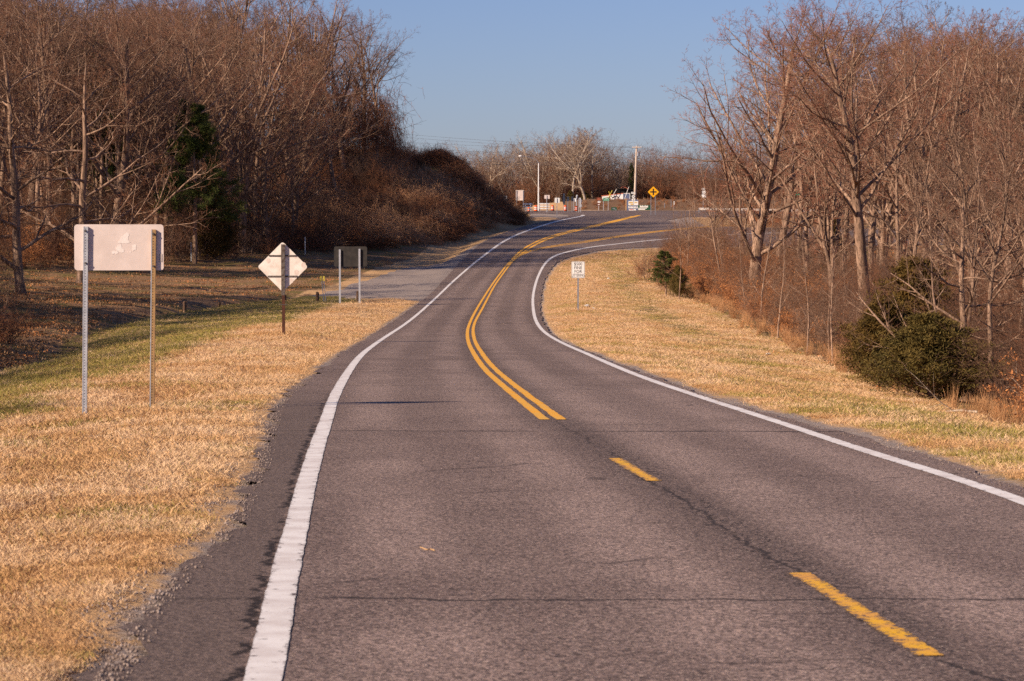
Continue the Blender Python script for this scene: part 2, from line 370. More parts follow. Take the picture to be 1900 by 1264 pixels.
def Zt(x, y, noise=True):
    x = np.asarray(x, float); y = np.asarray(y, float); sh = np.broadcast(x, y).shape
    X = np.broadcast_to(x, sh).ravel(); Y = np.broadcast_to(y, sh).ravel()
    Xc = np.clip(X, -115, 115); Yc = np.clip(Y, 0, 460)
    dz = np.full(X.shape, _W[_n])
    for i in range(_n): dz = dz + _W[i]*_k(Xc-ctrl[i, 0], Yc-ctrl[i, 1])
    far = sstep((Y-408)/30); dz = dz*(1-far)
    dz *= 1 - sstep((np.abs(X)-150)/300)*.6
    pd = paved_dist(X, Y)
    w = sstep(pd/3.2)
    z = ZR(Y) + dz*w - .012*np.minimum(pd, 3) - .05*(1-sstep(pd/.25))
    z = z - .45*np.exp(-((X-xd(Y)-.3)/1.1)**2)*sstep((195-Y)/15)
    bank = 2.0*sstep((Y-456)/20)*np.interp(X, [0.5, 4, 12, 400], [0, .5, 1, 1])
    z = z + bank
    hm = np.clip(dz, 0, 6)/6*(X < 2)*(Y > 255)*(Y < 405)
    z = z + hm*((vnoise(X*.22, Y*.13, 91)-.5)*2.6 + (vnoise(X*.6, Y*.35, 92)-.5)*1.2)
    if noise:
        a = sstep(pd/2.0)
        z = z + a*((vnoise(X*.35, Y*.35, 3)-.5)*.22 + (vnoise(X*1.3, Y*1.3, 5)-.5)*.07) + np.minimum(pd/.4, 1)*(vnoise(X*4, Y*4, 6)-.5)*.025
    return z.reshape(sh)
def zt(x, y): return float(Zt(np.array([x]), np.array([y]))[0])
def foot(u, y, sink=.04):
    x = (u-950)/F*y; return Vector((x, y, zt(x, y)-sink))

# ------------------------------------------------------------------ terrain mesh
xs = list(np.arange(-12, 14.01, .4)); s = 1.0
x = 14.0
while x < 62: x += s; xs.append(x)
x = -12.0
while x > -75: x -= .8; xs.append(x)
for sg, x0 in ((1, 62), (-1, -75)):
    x = x0; s = 2
    while abs(x) < 3500: x += sg*s; s *= 1.28; xs.append(x)
xs = np.array(sorted(xs))
ys = [-60, -40, -25, -15, -8, -2, 3, 7]; y = 7.0
while y < 720: y += max(.4, .0085*y) if y < 465 else 6; ys.append(y)
s = 12
while y < 4000: y += s; s *= 1.25; ys.append(y)
ys = np.array(ys)
X, Y = np.meshgrid(xs, ys); Z = Zt(X, Y)
nx, ny = len(xs), len(ys)
I = np.arange(nx*ny).reshape(ny, nx)
Q = np.stack([I[:-1, :-1], I[:-1, 1:], I[1:, 1:], I[1:, :-1]], -1).reshape(-1, 4)
gme = np_mesh('ground', np.stack([X, Y, Z], -1).reshape(-1, 3), None, Q, smooth=True)
pdist = paved_dist(X, Y)
def zones(X, Y):
    pd = paved_dist(X, Y); left = X < xL(Y)
    crest = np.interp(Y, [0, 40, 75, 100, 140, 160, 175], [-6.6, -7.6, -9.2, -10.2, -10.6, -10.2, -9.0])
    leaf = np.where(left, sstep((xd(Y)+.3-X)/1.0), 0.0)
    rt = np.interp(Y, [0, 50, 68, 90, 122, 152, 188, 240, 268, 300], [8.5, 9.7, 11, 11.2, 11.3, 11, 11.5, 12.5, 13.3, 17.5])
    leaf = np.where(~left & (Y < 297), sstep((X-rt+.4)/1.2), leaf)
    leaf = np.where(~left & (Y > 340) & (Y < 405) & (X > 24), .45, leaf)
    leaf = np.where((Y > 456), np.where(X > 9, .9, .30), leaf)
    green = np.where(left, .95*sstep((crest-X+1.2)/2.0)+.05, .30 + .25*np.exp(-((X-(rt-3.4))/1.4)**2))
    green = np.where(left & (Y > 185), .35, green)
    green = np.where(Y > 380, .05, green)
    soil = .45*np.exp(-(pd/.22)**2) + .8*np.exp(-((X-xd(Y)-.3)/.6)**2)*(Y < 190)
    soil = np.where(~left & (Y < 240) & (Y > 50), np.maximum(soil, .44*np.exp(-((X-rt+1.4)/.5)**2)), soil)
    soil = np.where(Y > 458, np.where(X > 9, .62, 0), soil)
    gravel = np.where(left & (Y < 60), .55*np.exp(-(pd/.28)**2), .7*np.exp(-(pd/.3)**2))
    yup = np.interp(X, [-16, -13.6, -12.4, -11.6, -9.4, -7, -4.8, -3], [182, 187, 203, 218, 250, 263, 298, 320])
    ylo = np.interp(X, [-40, -12.2, -9.7, -7.4, -6.5, 0], [181, 181, 172.5, 171, 168, 168])
    drv = sstep((Y-ylo)/3)*sstep((yup-Y)/6)*left
    gravel = np.maximum(gravel, drv); leaf = leaf*(1-drv)
    isl = left & (Y > 396) & (X > 2.5) & (Y < 424); gravel = np.where(isl, .6, gravel)
    gor = (~left) & (Y > 350) & (Y < 405) & (X < 27); gravel = np.where(gor, .8, gravel)
    return leaf, green, soil, gravel
zn = zones(X, Y)
for nme, a in zip(('leaf', 'green', 'soil', 'gravel'), zn): fattr(gme, nme, a.ravel())
ground = tag(link('ground', gme, None, M['ground']), kind='structure')

LW = [(455, 1340), (487, 1264), (521, 1090), (555, 950), (580, 850), (605, 780), (614, 750), (629, 717), (652, 680), (672.6, 656), (706, 629), (753.7, 599), (796, 563), (848, 513.7), (893, 476), (941, 442), (998, 421), (1035, 410), (1068, 403.5), (1083, 400.5), (1080, 398.4), (1066, 397), (1040, 395.6), (990, 394.8), (930, 394.6)]
# ------------------------------------------------------------------ road sheets
yr = [6.0]
while yr[-1] < 300: yr.append(yr[-1] + max(.35, .01*yr[-1]))
yr += list(np.arange(yr[-1]+.8, 424, .8)); yr = np.array(yr)
tt = np.linspace(0, 1, 41)
a = xL(yr) + (vnoise(yr*2.2, yr*0, 9)-.5)*.28*np.clip(1.4-yr/120, .2, 1) + (vnoise(yr*7, yr*0, 8)-.5)*.14; b = xR(yr) + (vnoise(yr*1.7, yr*0, 19)-.5)*.22
ka = (yr < 352)                                # left part belongs to the main road
XX = a[:, None] + (b-a)[:, None]*tt[None, :]; YY = np.repeat(yr[:, None], 41, 1)
crown = 0.0
ZZ = ZR(YY) + crown
n0, n1 = XX.shape; I = np.arange(n0*n1).reshape(n0, n1)
Q = np.stack([I[:-1, :-1], I[:-1, 1:], I[1:, 1:], I[1:, :-1]], -1).reshape(-1, 4)
rme = np_mesh('road', np.stack([XX, YY, ZZ], -1).reshape(-1, 3), None, Q, smooth=True)
lat = XX - xC(YY); lat = np.where(YY > 296, 9, lat)
fattr(rme, 'lat', lat.ravel())
WP = path(LW); WP = WP[WP[:, 1] < 395]; WP = WP[np.argsort(WP[:, 1])]
fattr(rme, 'edge', (XX - np.interp(YY, WP[:, 1], WP[:, 0])).ravel())
tag(link('road', rme, None, M['asphalt']), kind='structure')
hx = np.concatenate([np.arange(-60, 60, 1.5), np.arange(60, 420, 12)])
V = []
for t in np.linspace(0, 1, 12):
    yy = near_edge(hx)*(1-t) + 449.5*t
    V.append(np.stack([hx, yy, ZR(yy)+.006], -1))
V = np.array(V); n0, n1 = V.shape[:2]; I = np.arange(n0*n1).reshape(n0, n1)
Q = np.stack([I[:-1, :-1], I[:-1, 1:], I[1:, 1:], I[1:, :-1]], -1).reshape(-1, 4)
tag(link('highway', np_mesh('highway', V.reshape(-1, 3), None, Q, smooth=True), None, M['asphalt_far']), kind='structure')

def line(name, P, width, mat, h=.005, jag=.007, s0=None, s1=None, off=0.0, far_w=(1, 1, 1, 1, 1)):
    P = np.array(P); d = np.r_[0, np.cumsum(np.hypot(*np.diff(P, axis=0).T))]
    step = []; t = 0.0 if s0 is None else s0; end = d[-1] if s1 is None else s1
    while t < end: step.append(t); t += .05 if np.interp(t, d, P[:, 1]) < 40 and width < .3 else (.15 if np.interp(t, d, P[:, 1]) < 90 else .8)
    step = np.array(step+[end]); px = np.interp(step, d, P[:, 0]); py = np.interp(step, d, P[:, 1])
    sm = .6; tx = np.interp(step+sm, d, P[:, 0])-np.interp(step-sm, d, P[:, 0]); ty = np.interp(step+sm, d, P[:, 1])-np.interp(step-sm, d, P[:, 1])
    L = np.hypot(tx, ty); nxv = ty/L; nyv = -tx/L
    sd = random.randrange(999); rows = []
    k = np.array([-1, -.6, 0, .6, 1])
    for j, kk in enumerate(k):
        jg = (vnoise(step*5.3, step*0+j*7, sd)-.5)*.9*jag + (vnoise(step*1.3, step*0+j*7, sd+1)-.5)*1.2*jag
        wv = kk*width/2*np.interp(py, [180, 250, 300, 350, 420], far_w) + (jg if abs(kk) == 1 else 0) + off
        rx = px+nxv*wv; ry = py+nyv*wv
        rows.append(np.stack([rx, ry, ZR(ry)+h], -1))
    V = np.stack(rows, 1); n0, n1 = V.shape[:2]; I = np.arange(n0*n1).reshape(n0, n1)
    Q = np.stack([I[:-1, :-1], I[:-1, 1:], I[1:, 1:], I[1:, :-1]], -1).reshape(-1, 4)
    me = np_mesh(name, V.reshape(-1, 3), None, Q, smooth=True)
    fattr(me, 'cross', np.tile(np.abs(k), n0))
    return tag(link(name, me, None, mat), kind='structure')
RW = [(2700, 1230), (1895, 927), (1750, 880), (1600, 835), (1450, 785), (1300, 737), (1190, 700), (1120, 671), (1068, 648), (1042, 635.5), (1012.6, 619), (996, 600), (989.8, 580), (988, 552), (993, 528), (1000, 508), (1011, 488), (1027, 475), (1053, 467), (1097, 458), (1152, 452), (1222, 444.5), (1330, 436), (1500, 430)]
line('white_edge_line', path(LW), .18, M['white_paint'], far_w=(1, 1.2, 1.8, 2.6, 3.2))
line('white_edge_line', path(RW), .175, M['white_paint'], far_w=(1, 1.3, 2.8, 3.6, 4))
YL = [(1011, 779), (939, 722), (889, 677), (868, 636), (866.5, 608), (881, 577.6), (900, 547), (921, 516), (941, 490), (966, 464), (997, 447), (1034, 434), (1113, 416), (1166, 404), (1182, 399.2), (1176, 396.6), (1160, 395.6)]
YR = [(1042, 779), (963, 722), (907.6, 677), (886, 644), (876.7, 618), (879.5, 600), (889, 582), (910, 542), (926.6, 516), (949, 486), (964.5, 474), (989.5, 464.5), (1034, 456.6), (1087, 450), (1139, 441), (1223, 429.5), (1330, 420), (1450, 412)]
FW = (1, 1.15, 2.3, 3.8, 4.6)
line('yellow_centre_line', path(YL), .14, M['yellow_paint'], far_w=FW, jag=.008)
line('yellow_centre_line', path(YR), .135, M['yellow_paint'], far_w=FW, jag=.012)
YI = [(942, 493), (965, 470.5), (1000, 450), (1036, 436.5), (1080, 426), (1113, 418.3), (1166, 405.6), (1186, 399.5)]
line('yellow_centre_line', path(YI), .15, M['yellow_paint'], h=.009, far_w=FW)
YJ = [(950, 484), (966, 471), (989.5, 462.8), (1034, 454.8), (1087, 448), (1139, 439.2), (1223, 428), (1330, 419)]
line('yellow_centre_line', path(YJ), .13, M['yellow_paint'], h=.012, far_w=FW)
for a, b in (((1733, 1218), (1486, 1064)), ((1214, 893), (1140, 851)), ((2250, 1500), (1990, 1340))):
    line('yellow_dash', path([a, b], 0), .145, M['dash_paint'], jag=.014)
# distant striping of the cross highway
line('white_edge_line', [(-50, 446.5), (60, 446.5), (400, 446.5)], .2, M['white_paint'], h=.012)
# ------------------------------------------------------------------ vegetation materials
def bark(name, c1, c2, c3):
    m = NT(name); m.b.inputs['Roughness'].default_value = .9; m.b.inputs['Specular IOR Level'].default_value = .1
    n1 = m.noise(2.5, 4, .6, m.pos(True), (1, 1, .35)); n2 = m.noise(9, 4, .7, m.pos(True), (1.6, 1.6, .25))
    c = m.mix(m.ramp(n1, .35, .65), c1, c2); c = m.mix(m.ramp(n2, .45, .62), c, c3)
    rnd = m.n('ShaderNodeObjectInfo').outputs['Random']
    c = m.mix(m.ramp(rnd, 0, 1, 0, .35), c, c2)
    m.col(c); m.bump(n2, .9, .03); return m.m
M['bark'] = bark('tree_bark', (.43, .275, .19), (.23, .145, .10), (.085, .052, .036))
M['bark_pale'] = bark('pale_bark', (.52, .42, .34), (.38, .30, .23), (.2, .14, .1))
M['twig'] = simple('twigs', (.24, .105, .058), (.13, .06, .035), 1.2, .85, spec=.1, rnd=(.10, .06, .042))
M['twig_red'] = simple('budding_red_twigs', (.35, .135, .08), (.20, .082, .05), 1.0, .85, spec=.1, rnd=(.20, .105, .068))
M['vine'] = simple('dry_vines', (.36, .155, .08), (.13, .058, .032), 1.5, .9, spec=.08)
M['vine_pale'] = simple('pale_dry_vines', (.60, .34, .19), (.38, .20, .11), 1.5, .9, spec=.08)  # pale strands; on the road cut this tone also paints sunlit tops
M['needle'] = simple('pine_needles', (.06, .082, .018), (.11, .115, .026), 1.4, .7, spec=.15)
M['cedar'] = simple('cedar_foliage', (.085, .056, .015), (.14, .082, .022), 2.2, .8, spec=.12)
M['cedar_green'] = simple('green_cedar_foliage', (.08, .06, .017), (.13, .088, .024), 2.2, .8, spec=.12)
M['dead_leaf'] = simple('orange_dead_leaves', (.50, .21, .075), (.36, .14, .05), 3, .8, spec=.15)
M['litter_leaf'] = simple('fallen_leaves', (.34, .19, .10), (.20, .11, .055), 3, .85, spec=.15)
M['straw'] = simple('dry_grass', (.60, .37, .19), (.50, .285, .13), 1.5, .9, spec=.1, obj=False)
M['straw_pale'] = simple('pale_dry_grass', (.72, .50, .31), (.60, .385, .21), 1.5, .9, spec=.1, obj=False)
M['grass_green'] = simple('green_grass', (.25, .21, .05), (.36, .27, .085), 1.5, .9, spec=.1, obj=False)
M['broomsedge'] = simple('broomsedge', (.50, .27, .13), (.40, .20, .09), 2, .9, spec=.1)
M['stone'] = simple('gravel_stones', (.36, .28, .24), (.16, .115, .10), 9, .85, obj=False)

def tubes(P, Rd, sides):
    """P (N,n,3) polylines, Rd (N,n) radii -> verts, quads, tris (pointed end)"""
    N, n, _ = P.shape
    T = np.empty_like(P); T[:, 1:-1] = P[:, 2:]-P[:, :-2]; T[:, 0] = P[:, 1]-P[:, 0]; T[:, -1] = P[:, -1]-P[:, -2]
    T /= np.linalg.norm(T, axis=2, keepdims=True)+1e-9
    ref = np.where(np.abs(T[:, :1, 2:3]) > .8, np.array([1., .1, 0]), np.array([.05, 0, 1.]))
    A = np.cross(T, ref); A /= np.linalg.norm(A, axis=2, keepdims=True)+1e-9; B = np.cross(T, A)
    an = np.arange(sides)*2*math.pi/sides
    ring = P[:, :-1, None] + Rd[:, :-1, None, None]*(np.cos(an)[None, None, :, None]*A[:, :-1, None] + np.sin(an)[None, None, :, None]*B[:, :-1, None])
    V = np.concatenate([ring.reshape(N, -1, 3), P[:, -1:]], 1); nv = V.shape[1]
    base = (np.arange(N)*nv)[:, None, None]
    q = []
    for i in range(n-2):
        for s in range(sides):
            s2 = (s+1) % sides; q.append((i*sides+s, i*sides+s2, (i+1)*sides+s2, (i+1)*sides+s))
    t = [((n-2)*sides+s, (n-2)*sides+(s+1) % sides, nv-1) for s in range(sides)]
    q = (np.array(q).reshape(1, -1, 4)+base).reshape(-1, 4) if q else np.zeros((0, 4), int)
    t = (np.array(t).reshape(1, -1, 3)+base).reshape(-1, 3)
    return V.reshape(-1, 3), q, t
def merge(parts):
    """parts: (V,q,t,mat)"""
    Vs, qs, ts, mq, mt = [], [], [], [], []; off = 0
    for V, q, t, m in parts:
        Vs.append(V); qs.append(q+off); ts.append(t+off); mq.append(np.full(len(q), m)); mt.append(np.full(len(t), m)); off += len(V)
    return np.vstack(Vs), np.vstack(qs), np.vstack(ts), np.concatenate(mq), np.concatenate(mt)
def curve_pts(rng, base, d, L, n, wander, up, curl=0.0):
    """grow N wandering polylines"""
    N = len(base); P = np.empty((N, n, 3)); P[:, 0] = base; d = d.copy()
    bend = rng.normal(0, 1, (N, 3))*curl
    for i in range(1, n):
        d = d + rng.normal(0, wander, (N, 3)) + bend; d[:, 2] += up
        d /= np.linalg.norm(d, axis=1, keepdims=True)+1e-9
        P[:, i] = P[:, i-1] + d*(L/(n-1))[:, None]
    return P
def spawn(rng, P, Rd, k, t0, t1, ang, angj, lf, rf, n, wander, up, L0=None, even=False, curl=0.0, rmin=.004, lshape=None):
    N, m, _ = P.shape
    t = np.sort(t0 + (t1-t0)*rng.random((N, k)), 1) if not even else t0+(t1-t0)*((np.arange(k)+rng.random((N, k)))/k)
    ft = t*(m-1); i = np.minimum(ft.astype(int), m-2); f = (ft-i)[..., None]; r = np.arange(N)[:, None]
    b = P[r, i]*(1-f)+P[r, i+1]*f; tg = P[r, i+1]-P[r, i]; tg /= np.linalg.norm(tg, axis=2, keepdims=True)+1e-9
    rr = Rd[r, i]*(1-f[..., 0])+Rd[r, i+1]*f[..., 0]
    plen = np.linalg.norm(np.diff(P, axis=1), axis=2).sum(1)[:, None] if L0 is None else L0
    az = np.arange(k)[None]*2.4 + rng.random((N, 1))*6.28 + rng.normal(0, .5, (N, k))
    ref = np.where(np.abs(tg[..., 2:3]) > .9, np.array([1., 0, 0]), np.array([0, 0, 1.]))
    A = np.cross(tg, ref); A /= np.linalg.norm(A, axis=2, keepdims=True)+1e-9; B = np.cross(tg, A)
    side = np.cos(az)[..., None]*A+np.sin(az)[..., None]*B
    an = np.radians(ang + rng.normal(0, angj, (N, k)))[..., None]
    d = tg*np.cos(an)+side*np.sin(an)
    ls = (1-.55*(t-t0)/(t1-t0+1e-6)) if lshape is None else lshape((t-t0)/(t1-t0+1e-6))
    L = plen*lf*ls*(.7+.6*rng.random((N, k)))
    b = b.reshape(-1, 3); d = d.reshape(-1, 3); L = L.ravel(); r0 = np.maximum(np.minimum(rr.ravel()*rf, L*.028), rmin)
    Pc = curve_pts(rng, b, d, L, n, wander, up, curl)
    Rc = np.maximum(r0[:, None]*np.linspace(1, .22, n)[None]**.9, rmin*.6)
    return Pc, Rc
def bare_tree(seed, H, r0, kind='tall', twigs=True, red=False):
    rng = np.random.default_rng(seed)
    P0 = {'tall': .88, 'spread': .8, 'fork': .42, 'low': .75, 'sapling': .95}[kind]
    lean = .05 if kind != 'low' else .16
    d = np.array([[rng.normal(0, lean), rng.normal(0, lean), 1.]])
    Pt = curve_pts(rng, np.array([[0, 0, -.3]]), d, np.array([H*P0]), 13, .055, .03, .006)
    Rt = r0*np.linspace(1, .16 if kind != 'fork' else .6, 13)[None]**.85; Rt[0, 0] *= 1.35
    lv = []
    if kind == 'tall':
        a = spawn(rng, Pt, Rt, 15, .42, .99, 42, 10, .40, .62, 8, .09, .06, even=True, lshape=lambda t: 1.05-.75*t)
        low = spawn(rng, Pt, Rt, 5, .15, .5, 70, 12, .20, .3, 6, .12, -.02)
        a2 = low
    elif kind == 'spread':
        a = spawn(rng, Pt, Rt, 30, .16 if seed == 31 else .42, .99, 56, 9, .50, .40, 9, .06, .06, even=True, lshape=lambda t: .95+.25*np.sin(3.1*t)-.65*t)
        a2 = None
    elif kind == 'fork':
        a = spawn(rng, Pt, Rt, 7, .55, 1.0, 24, 9, 1.55, .72, 11, .07, .035, even=True, lshape=lambda t: .85+.2*t)
        a2 = spawn(rng, Pt, Rt, 3, .5, .9, 65, 9, .6, .35, 8, .11, .03)
    elif kind == 'low':
        a = spawn(rng, Pt, Rt, 17, .12, .98, 68, 12, .55, .5, 10, .13, .02, even=True, lshape=lambda t: 1.1-.8*t)
        a2 = None
    else:
        a = spawn(rng, Pt, Rt, 12, .22, .97, 48, 10, .30, .5, 6, .08, .05, even=True, lshape=lambda t: 1-.7*t); a2 = None
    L1 = [a] + ([a2] if a2 is not None else [])
    small = kind == 'sapling'
    f = (1.0 if kind != 'fork' else 1.35)
    L2, L3, L4, L5 = [], [], [], []
    for (p, r) in L1:
        q = spawn(rng, p, r, int((7 if not small else 5)*f), .18, .98, 42, 12, .46, .6, 6, .11, .04, even=True); L2.append(q)
        q3 = spawn(rng, *q, 6 if not small else 4, .15, .98, 42, 14, .48, .62, 5, .12, .03, even=True); L3.append(q3)
        if not small:
            q4 = spawn(rng, *q3, 5, .12, .97, 42, 15, .52, .7, 4, .13, .03, even=True, rmin=.006); L4.append(q4)
            if twigs: L5.append(spawn(rng, *q4, 3, .2, .97, 38, 15, .65, .8, 2, .1, .02, even=True, rmin=.0055))
        else: L4.append(spawn(rng, *q3, 3, .2, .97, 40, 15, .6, .8, 2, .1, .02, rmin=.004))
    prt = [(*tubes(p, r, 6), 0) for p, r in L1] + [(*tubes(p, r, 4), 0) for p, r in L2] + [(*tubes(p, r, 3), 0) for p, r in L3] + [(*tubes(p, r, 3), 1) for p, r in L4+L5]
    V, q, t, mq, mt = merge(prt)
    cme = np_mesh('crown', V, t, q, mt, mq)
    Vt, qt, t3 = tubes(Pt, Rt, 10)
    a = np.sin(Vt[:, 2]*1.3+Vt[:, 0]*9)*.0
    tme = np_mesh('trunk', Vt, t3, qt, smooth=True)
    return tme, cme

def place_tree(proto, x, y, rz, sc, label, group, name='bare_tree', cat='tree', z=None, tilt=(0, 0), parts=('trunk', 'crown')):
    o = empty(name, (x, y, zt(x, y)-.05 if z is None else z), rz)
    o.scale = (sc, sc, sc) if not isinstance(sc, tuple) else sc
    o.rotation_mode = 'ZYX'; o.rotation_euler = (tilt[0], tilt[1], rz)
    tag(o, label, cat, group)
    for nme, me in zip(parts, proto):
        c = bpy.data.objects.new(nme, me); COL.objects.link(c); c.parent = o
    return o
def mat_tree(pr, b, tw):
    for me in pr: me.materials.append(M[b])
    pr[1].materials.append(M[tw]); return pr
PT = {
 'tall': [mat_tree(bare_tree(11+i, 17, .19, 'tall'), 'bark', 'twig') for i in range(3)],
 'spread': [mat_tree(bare_tree(31+i, 17, .30, 'spread'), 'bark', 'twig_red') for i in range(2)],
 'fork': [mat_tree(bare_tree(51+i, 16, .30, 'fork'), 'bark', 'twig_red') for i in range(2)],
 'low': [mat_tree(bare_tree(71, 13, .20, 'low'), 'bark', 'twig')],
 'sapling': [mat_tree(bare_tree(91+i, 7, .05, 'sapling'), 'bark', 'twig') for i in range(3)],
}
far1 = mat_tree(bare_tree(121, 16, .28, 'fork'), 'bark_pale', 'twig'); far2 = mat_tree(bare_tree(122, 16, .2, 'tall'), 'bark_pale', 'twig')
PT['far'] = [far1, far2]

def leaf_cards(rng, C, size, long=1.6):
    """N small bent leaves (2 tris each) at centres C"""
    N = len(C); a = rng.normal(0, 1, (N, 3)); a /= np.linalg.norm(a, axis=1, keepdims=True)
    b = np.cross(a, rng.normal(0, 1, (N, 3))); b /= np.linalg.norm(b, axis=1, keepdims=True)
    s = size*(.6+.8*rng.random((N, 1)))
    V = np.stack([C-a*s*long, C+b*s*.6, C+a*s*long, C-b*s*.6], 1).reshape(-1, 3)
    i = np.arange(N)[:, None]*4
    return V, np.zeros((0, 4), int), np.vstack([i+[0, 1, 2], i+[0, 2, 3]])
def needle_tree(seed, H, W, kind):
    """pine (irregular tiers) or cedar (dense cone)"""
    rng = np.random.default_rng(seed)
    Pt = curve_pts(rng, np.array([[0, 0, -.2]]), np.array([[0, 0, 1.]]), np.array([H*.97]), 9, .02, .05)
    Rt = (.012*H+.02)*np.linspace(1, .15, 9)[None]
    k = 80 if kind == 'pine' else 110
    t0 = .28 if kind == 'pine' else .03
    shp = (lambda t: (1.0-.72*t)*(.6+.4*np.sin(9*t+1)**2)) if kind == 'pine' else (lambda t: (1-t)**.75*.95+.05)
    a = spawn(rng, Pt, Rt, k, t0, .995, 72 if kind == 'pine' else 50, 10, W/H/2*1.15, .3, 6, .10, .02 if kind == 'pine' else .10, even=True, lshape=shp)
    b = spawn(rng, *a, 8 if kind == 'pine' else 9, .3 if kind == 'pine' else .15, 1.0, 40, 14, .38, .6, 4, .1, .05, even=True)
    tips = b[0][:, 1:].reshape(-1, 3)
    if kind == 'pine':
        # tufts of needles: fans of thin triangles
        nn = 26; C = tips[rng.random(len(tips)) < .9]; C = np.repeat(C, nn, 0) + rng.normal(0, .05, (len(C)*nn, 3))
        d = rng.normal(0, 1, C.shape); d[:, 2] += .5; d /= np.linalg.norm(d, axis=1, keepdims=True); L = .24+.14*rng.random((len(C), 1))
        s = np.cross(d, rng.normal(0, 1, C.shape)); s /= np.linalg.norm(s, axis=1, keepdims=True)
        V = np.stack([C-s*.017, C+s*.017, C+d*L], 1).reshape(-1, 3); i = np.arange(len(C))[:, None]*3
        fol = (V, np.zeros((0, 4), int), i+[0, 1, 2])
    else:
        C = np.repeat(tips, 14, 0); C = C + rng.normal(0, .075, C.shape)
        d = rng.normal(0, .55, C.shape); d[:, 2] += .9; d /= np.linalg.norm(d, axis=1, keepdims=True); L = .085+.08*rng.random((len(C), 1))
        s = np.cross(d, rng.normal(0, 1, C.shape)); s /= np.linalg.norm(s, axis=1, keepdims=True)
        V = np.stack([C-s*.014, C+s*.014, C+d*L], 1).reshape(-1, 3); i = np.arange(len(C))[:, None]*3
        fol = (V, np.zeros((0, 4), int), i+[0, 1, 2])
    V, q, t, mq, mt = merge([(*tubes(*a, 4), 1), (*tubes(*b, 3), 1), (*fol, 0)])
    return np_mesh('trunk', *[tubes(Pt, Rt, 8)[i] for i in (0, 2, 1)]), np_mesh('crown', V, t, q, mt, mq)
def nmat(pr, f):
    pr[0].materials.append(M['bark']); pr[1].materials.append(M[f]); pr[1].materials.append(M['bark']); return pr
PINE = nmat(needle_tree(5, 12, 5.6, 'pine'), 'needle')
CEDAR = nmat(needle_tree(8, 5, 2.9, 'cedar'), 'cedar')
CEDAR2 = nmat(needle_tree(9, 4, 3.4, 'cedar'), 'cedar_green')

# ------------------------------------------------------------------ scattered stuff (geometry nodes on points)
def proto_coll(name, meshes):
    c = bpy.data.collections.new(name)
    for i, me in enumerate(meshes):
        o = bpy.data.objects.new(f'{name}.{i:03d}', me); c.objects.link(o)
    return c
def scatter(name, P, rot, sc, ix, coll, label=None, cat=None, kind='stuff'):
    me = bpy.data.meshes.new(name); me.vertices.add(len(P)); me.vertices.foreach_set('co', np.asarray(P, np.float32).ravel())
    a = me.attributes.new('rot', 'FLOAT_VECTOR', 'POINT'); a.data.foreach_set('vector', np.asarray(rot, np.float32).ravel())
    if np.ndim(sc) == 1: sc = np.repeat(np.asarray(sc)[:, None], 3, 1)
    a = me.attributes.new('sc', 'FLOAT_VECTOR', 'POINT'); a.data.foreach_set('vector', np.asarray(sc, np.float32).ravel())
    a = me.attributes.new('ix', 'INT', 'POINT'); a.data.foreach_set('value', np.asarray(ix, np.int32))
    o = bpy.data.objects.new(name, me); COL.objects.link(o)
    g = bpy.data.node_groups.new(name, 'GeometryNodeTree')
    g.interface.new_socket('Geometry', in_out='INPUT', socket_type='NodeSocketGeometry')
    g.interface.new_socket('Geometry', in_out='OUTPUT', socket_type='NodeSocketGeometry')
    gi = g.nodes.new('NodeGroupInput'); go = g.nodes.new('NodeGroupOutput')
    ip = g.nodes.new('GeometryNodeInstanceOnPoints'); ci = g.nodes.new('GeometryNodeCollectionInfo')
    ci.inputs['Collection'].default_value = coll; ci.inputs['Separate Children'].default_value = True; ci.inputs['Reset Children'].default_value = True
    def na(nm, ty):
        n = g.nodes.new('GeometryNodeInputNamedAttribute'); n.data_type = ty; n.inputs[0].default_value = nm; return n.outputs[0]
    g.links.new(gi.outputs[0], ip.inputs['Points']); g.links.new(ci.outputs[0], ip.inputs['Instance'])
    ip.inputs['Pick Instance'].default_value = True
    g.links.new(na('ix', 'INT'), ip.inputs['Instance Index']); g.links.new(na('rot', 'FLOAT_VECTOR'), ip.inputs['Rotation'])
    g.links.new(na('sc', 'FLOAT_VECTOR'), ip.inputs['Scale']); g.links.new(ip.outputs[0], go.inputs[0])
    md = o.modifiers.new('scatter', 'NODES'); md.node_group = g
    return tag(o, label, cat, kind=kind)

def tuft(seed, mat, n=34, h=.036, spread=.085, wid=.002, flop=.9):
    rng = np.random.default_rng(seed); C = np.zeros((n, 3)); C[:, :2] = rng.normal(0, spread, (n, 2))
    d = rng.normal(0, flop, (n, 3)); d[:, 2] = 1; d /= np.linalg.norm(d, axis=1, keepdims=True)
    L = h*(.5+rng.random((n, 1))); s = np.cross(d, rng.normal(0, 1, (n, 3))); s /= np.linalg.norm(s, axis=1, keepdims=True)
    m = C+d*L*.55; e = C+d*L; e[:, :2] += rng.normal(0, .25, (n, 2))*L
    V = np.stack([C-s*wid, C+s*wid, m+s*wid*.8, m-s*wid*.8, e], 1).reshape(-1, 3); V[:, 2] -= .008
    i = np.arange(n)[:, None]*5
    me = np_mesh('tuft', V, i+[3, 2, 4], i+[0, 1, 2, 3]); me.materials.append(M[mat]); return me
GR = proto_coll('grass_tuft', [tuft(1, 'straw'), tuft(2, 'straw'), tuft(3, 'straw_pale', flop=1.3), tuft(4, 'straw_pale', h=.034), tuft(5, 'grass_green', n=24, h=.034), tuft(6, 'grass_green', n=18, h=.042, flop=.7)])
rs = np.random.default_rng(77)
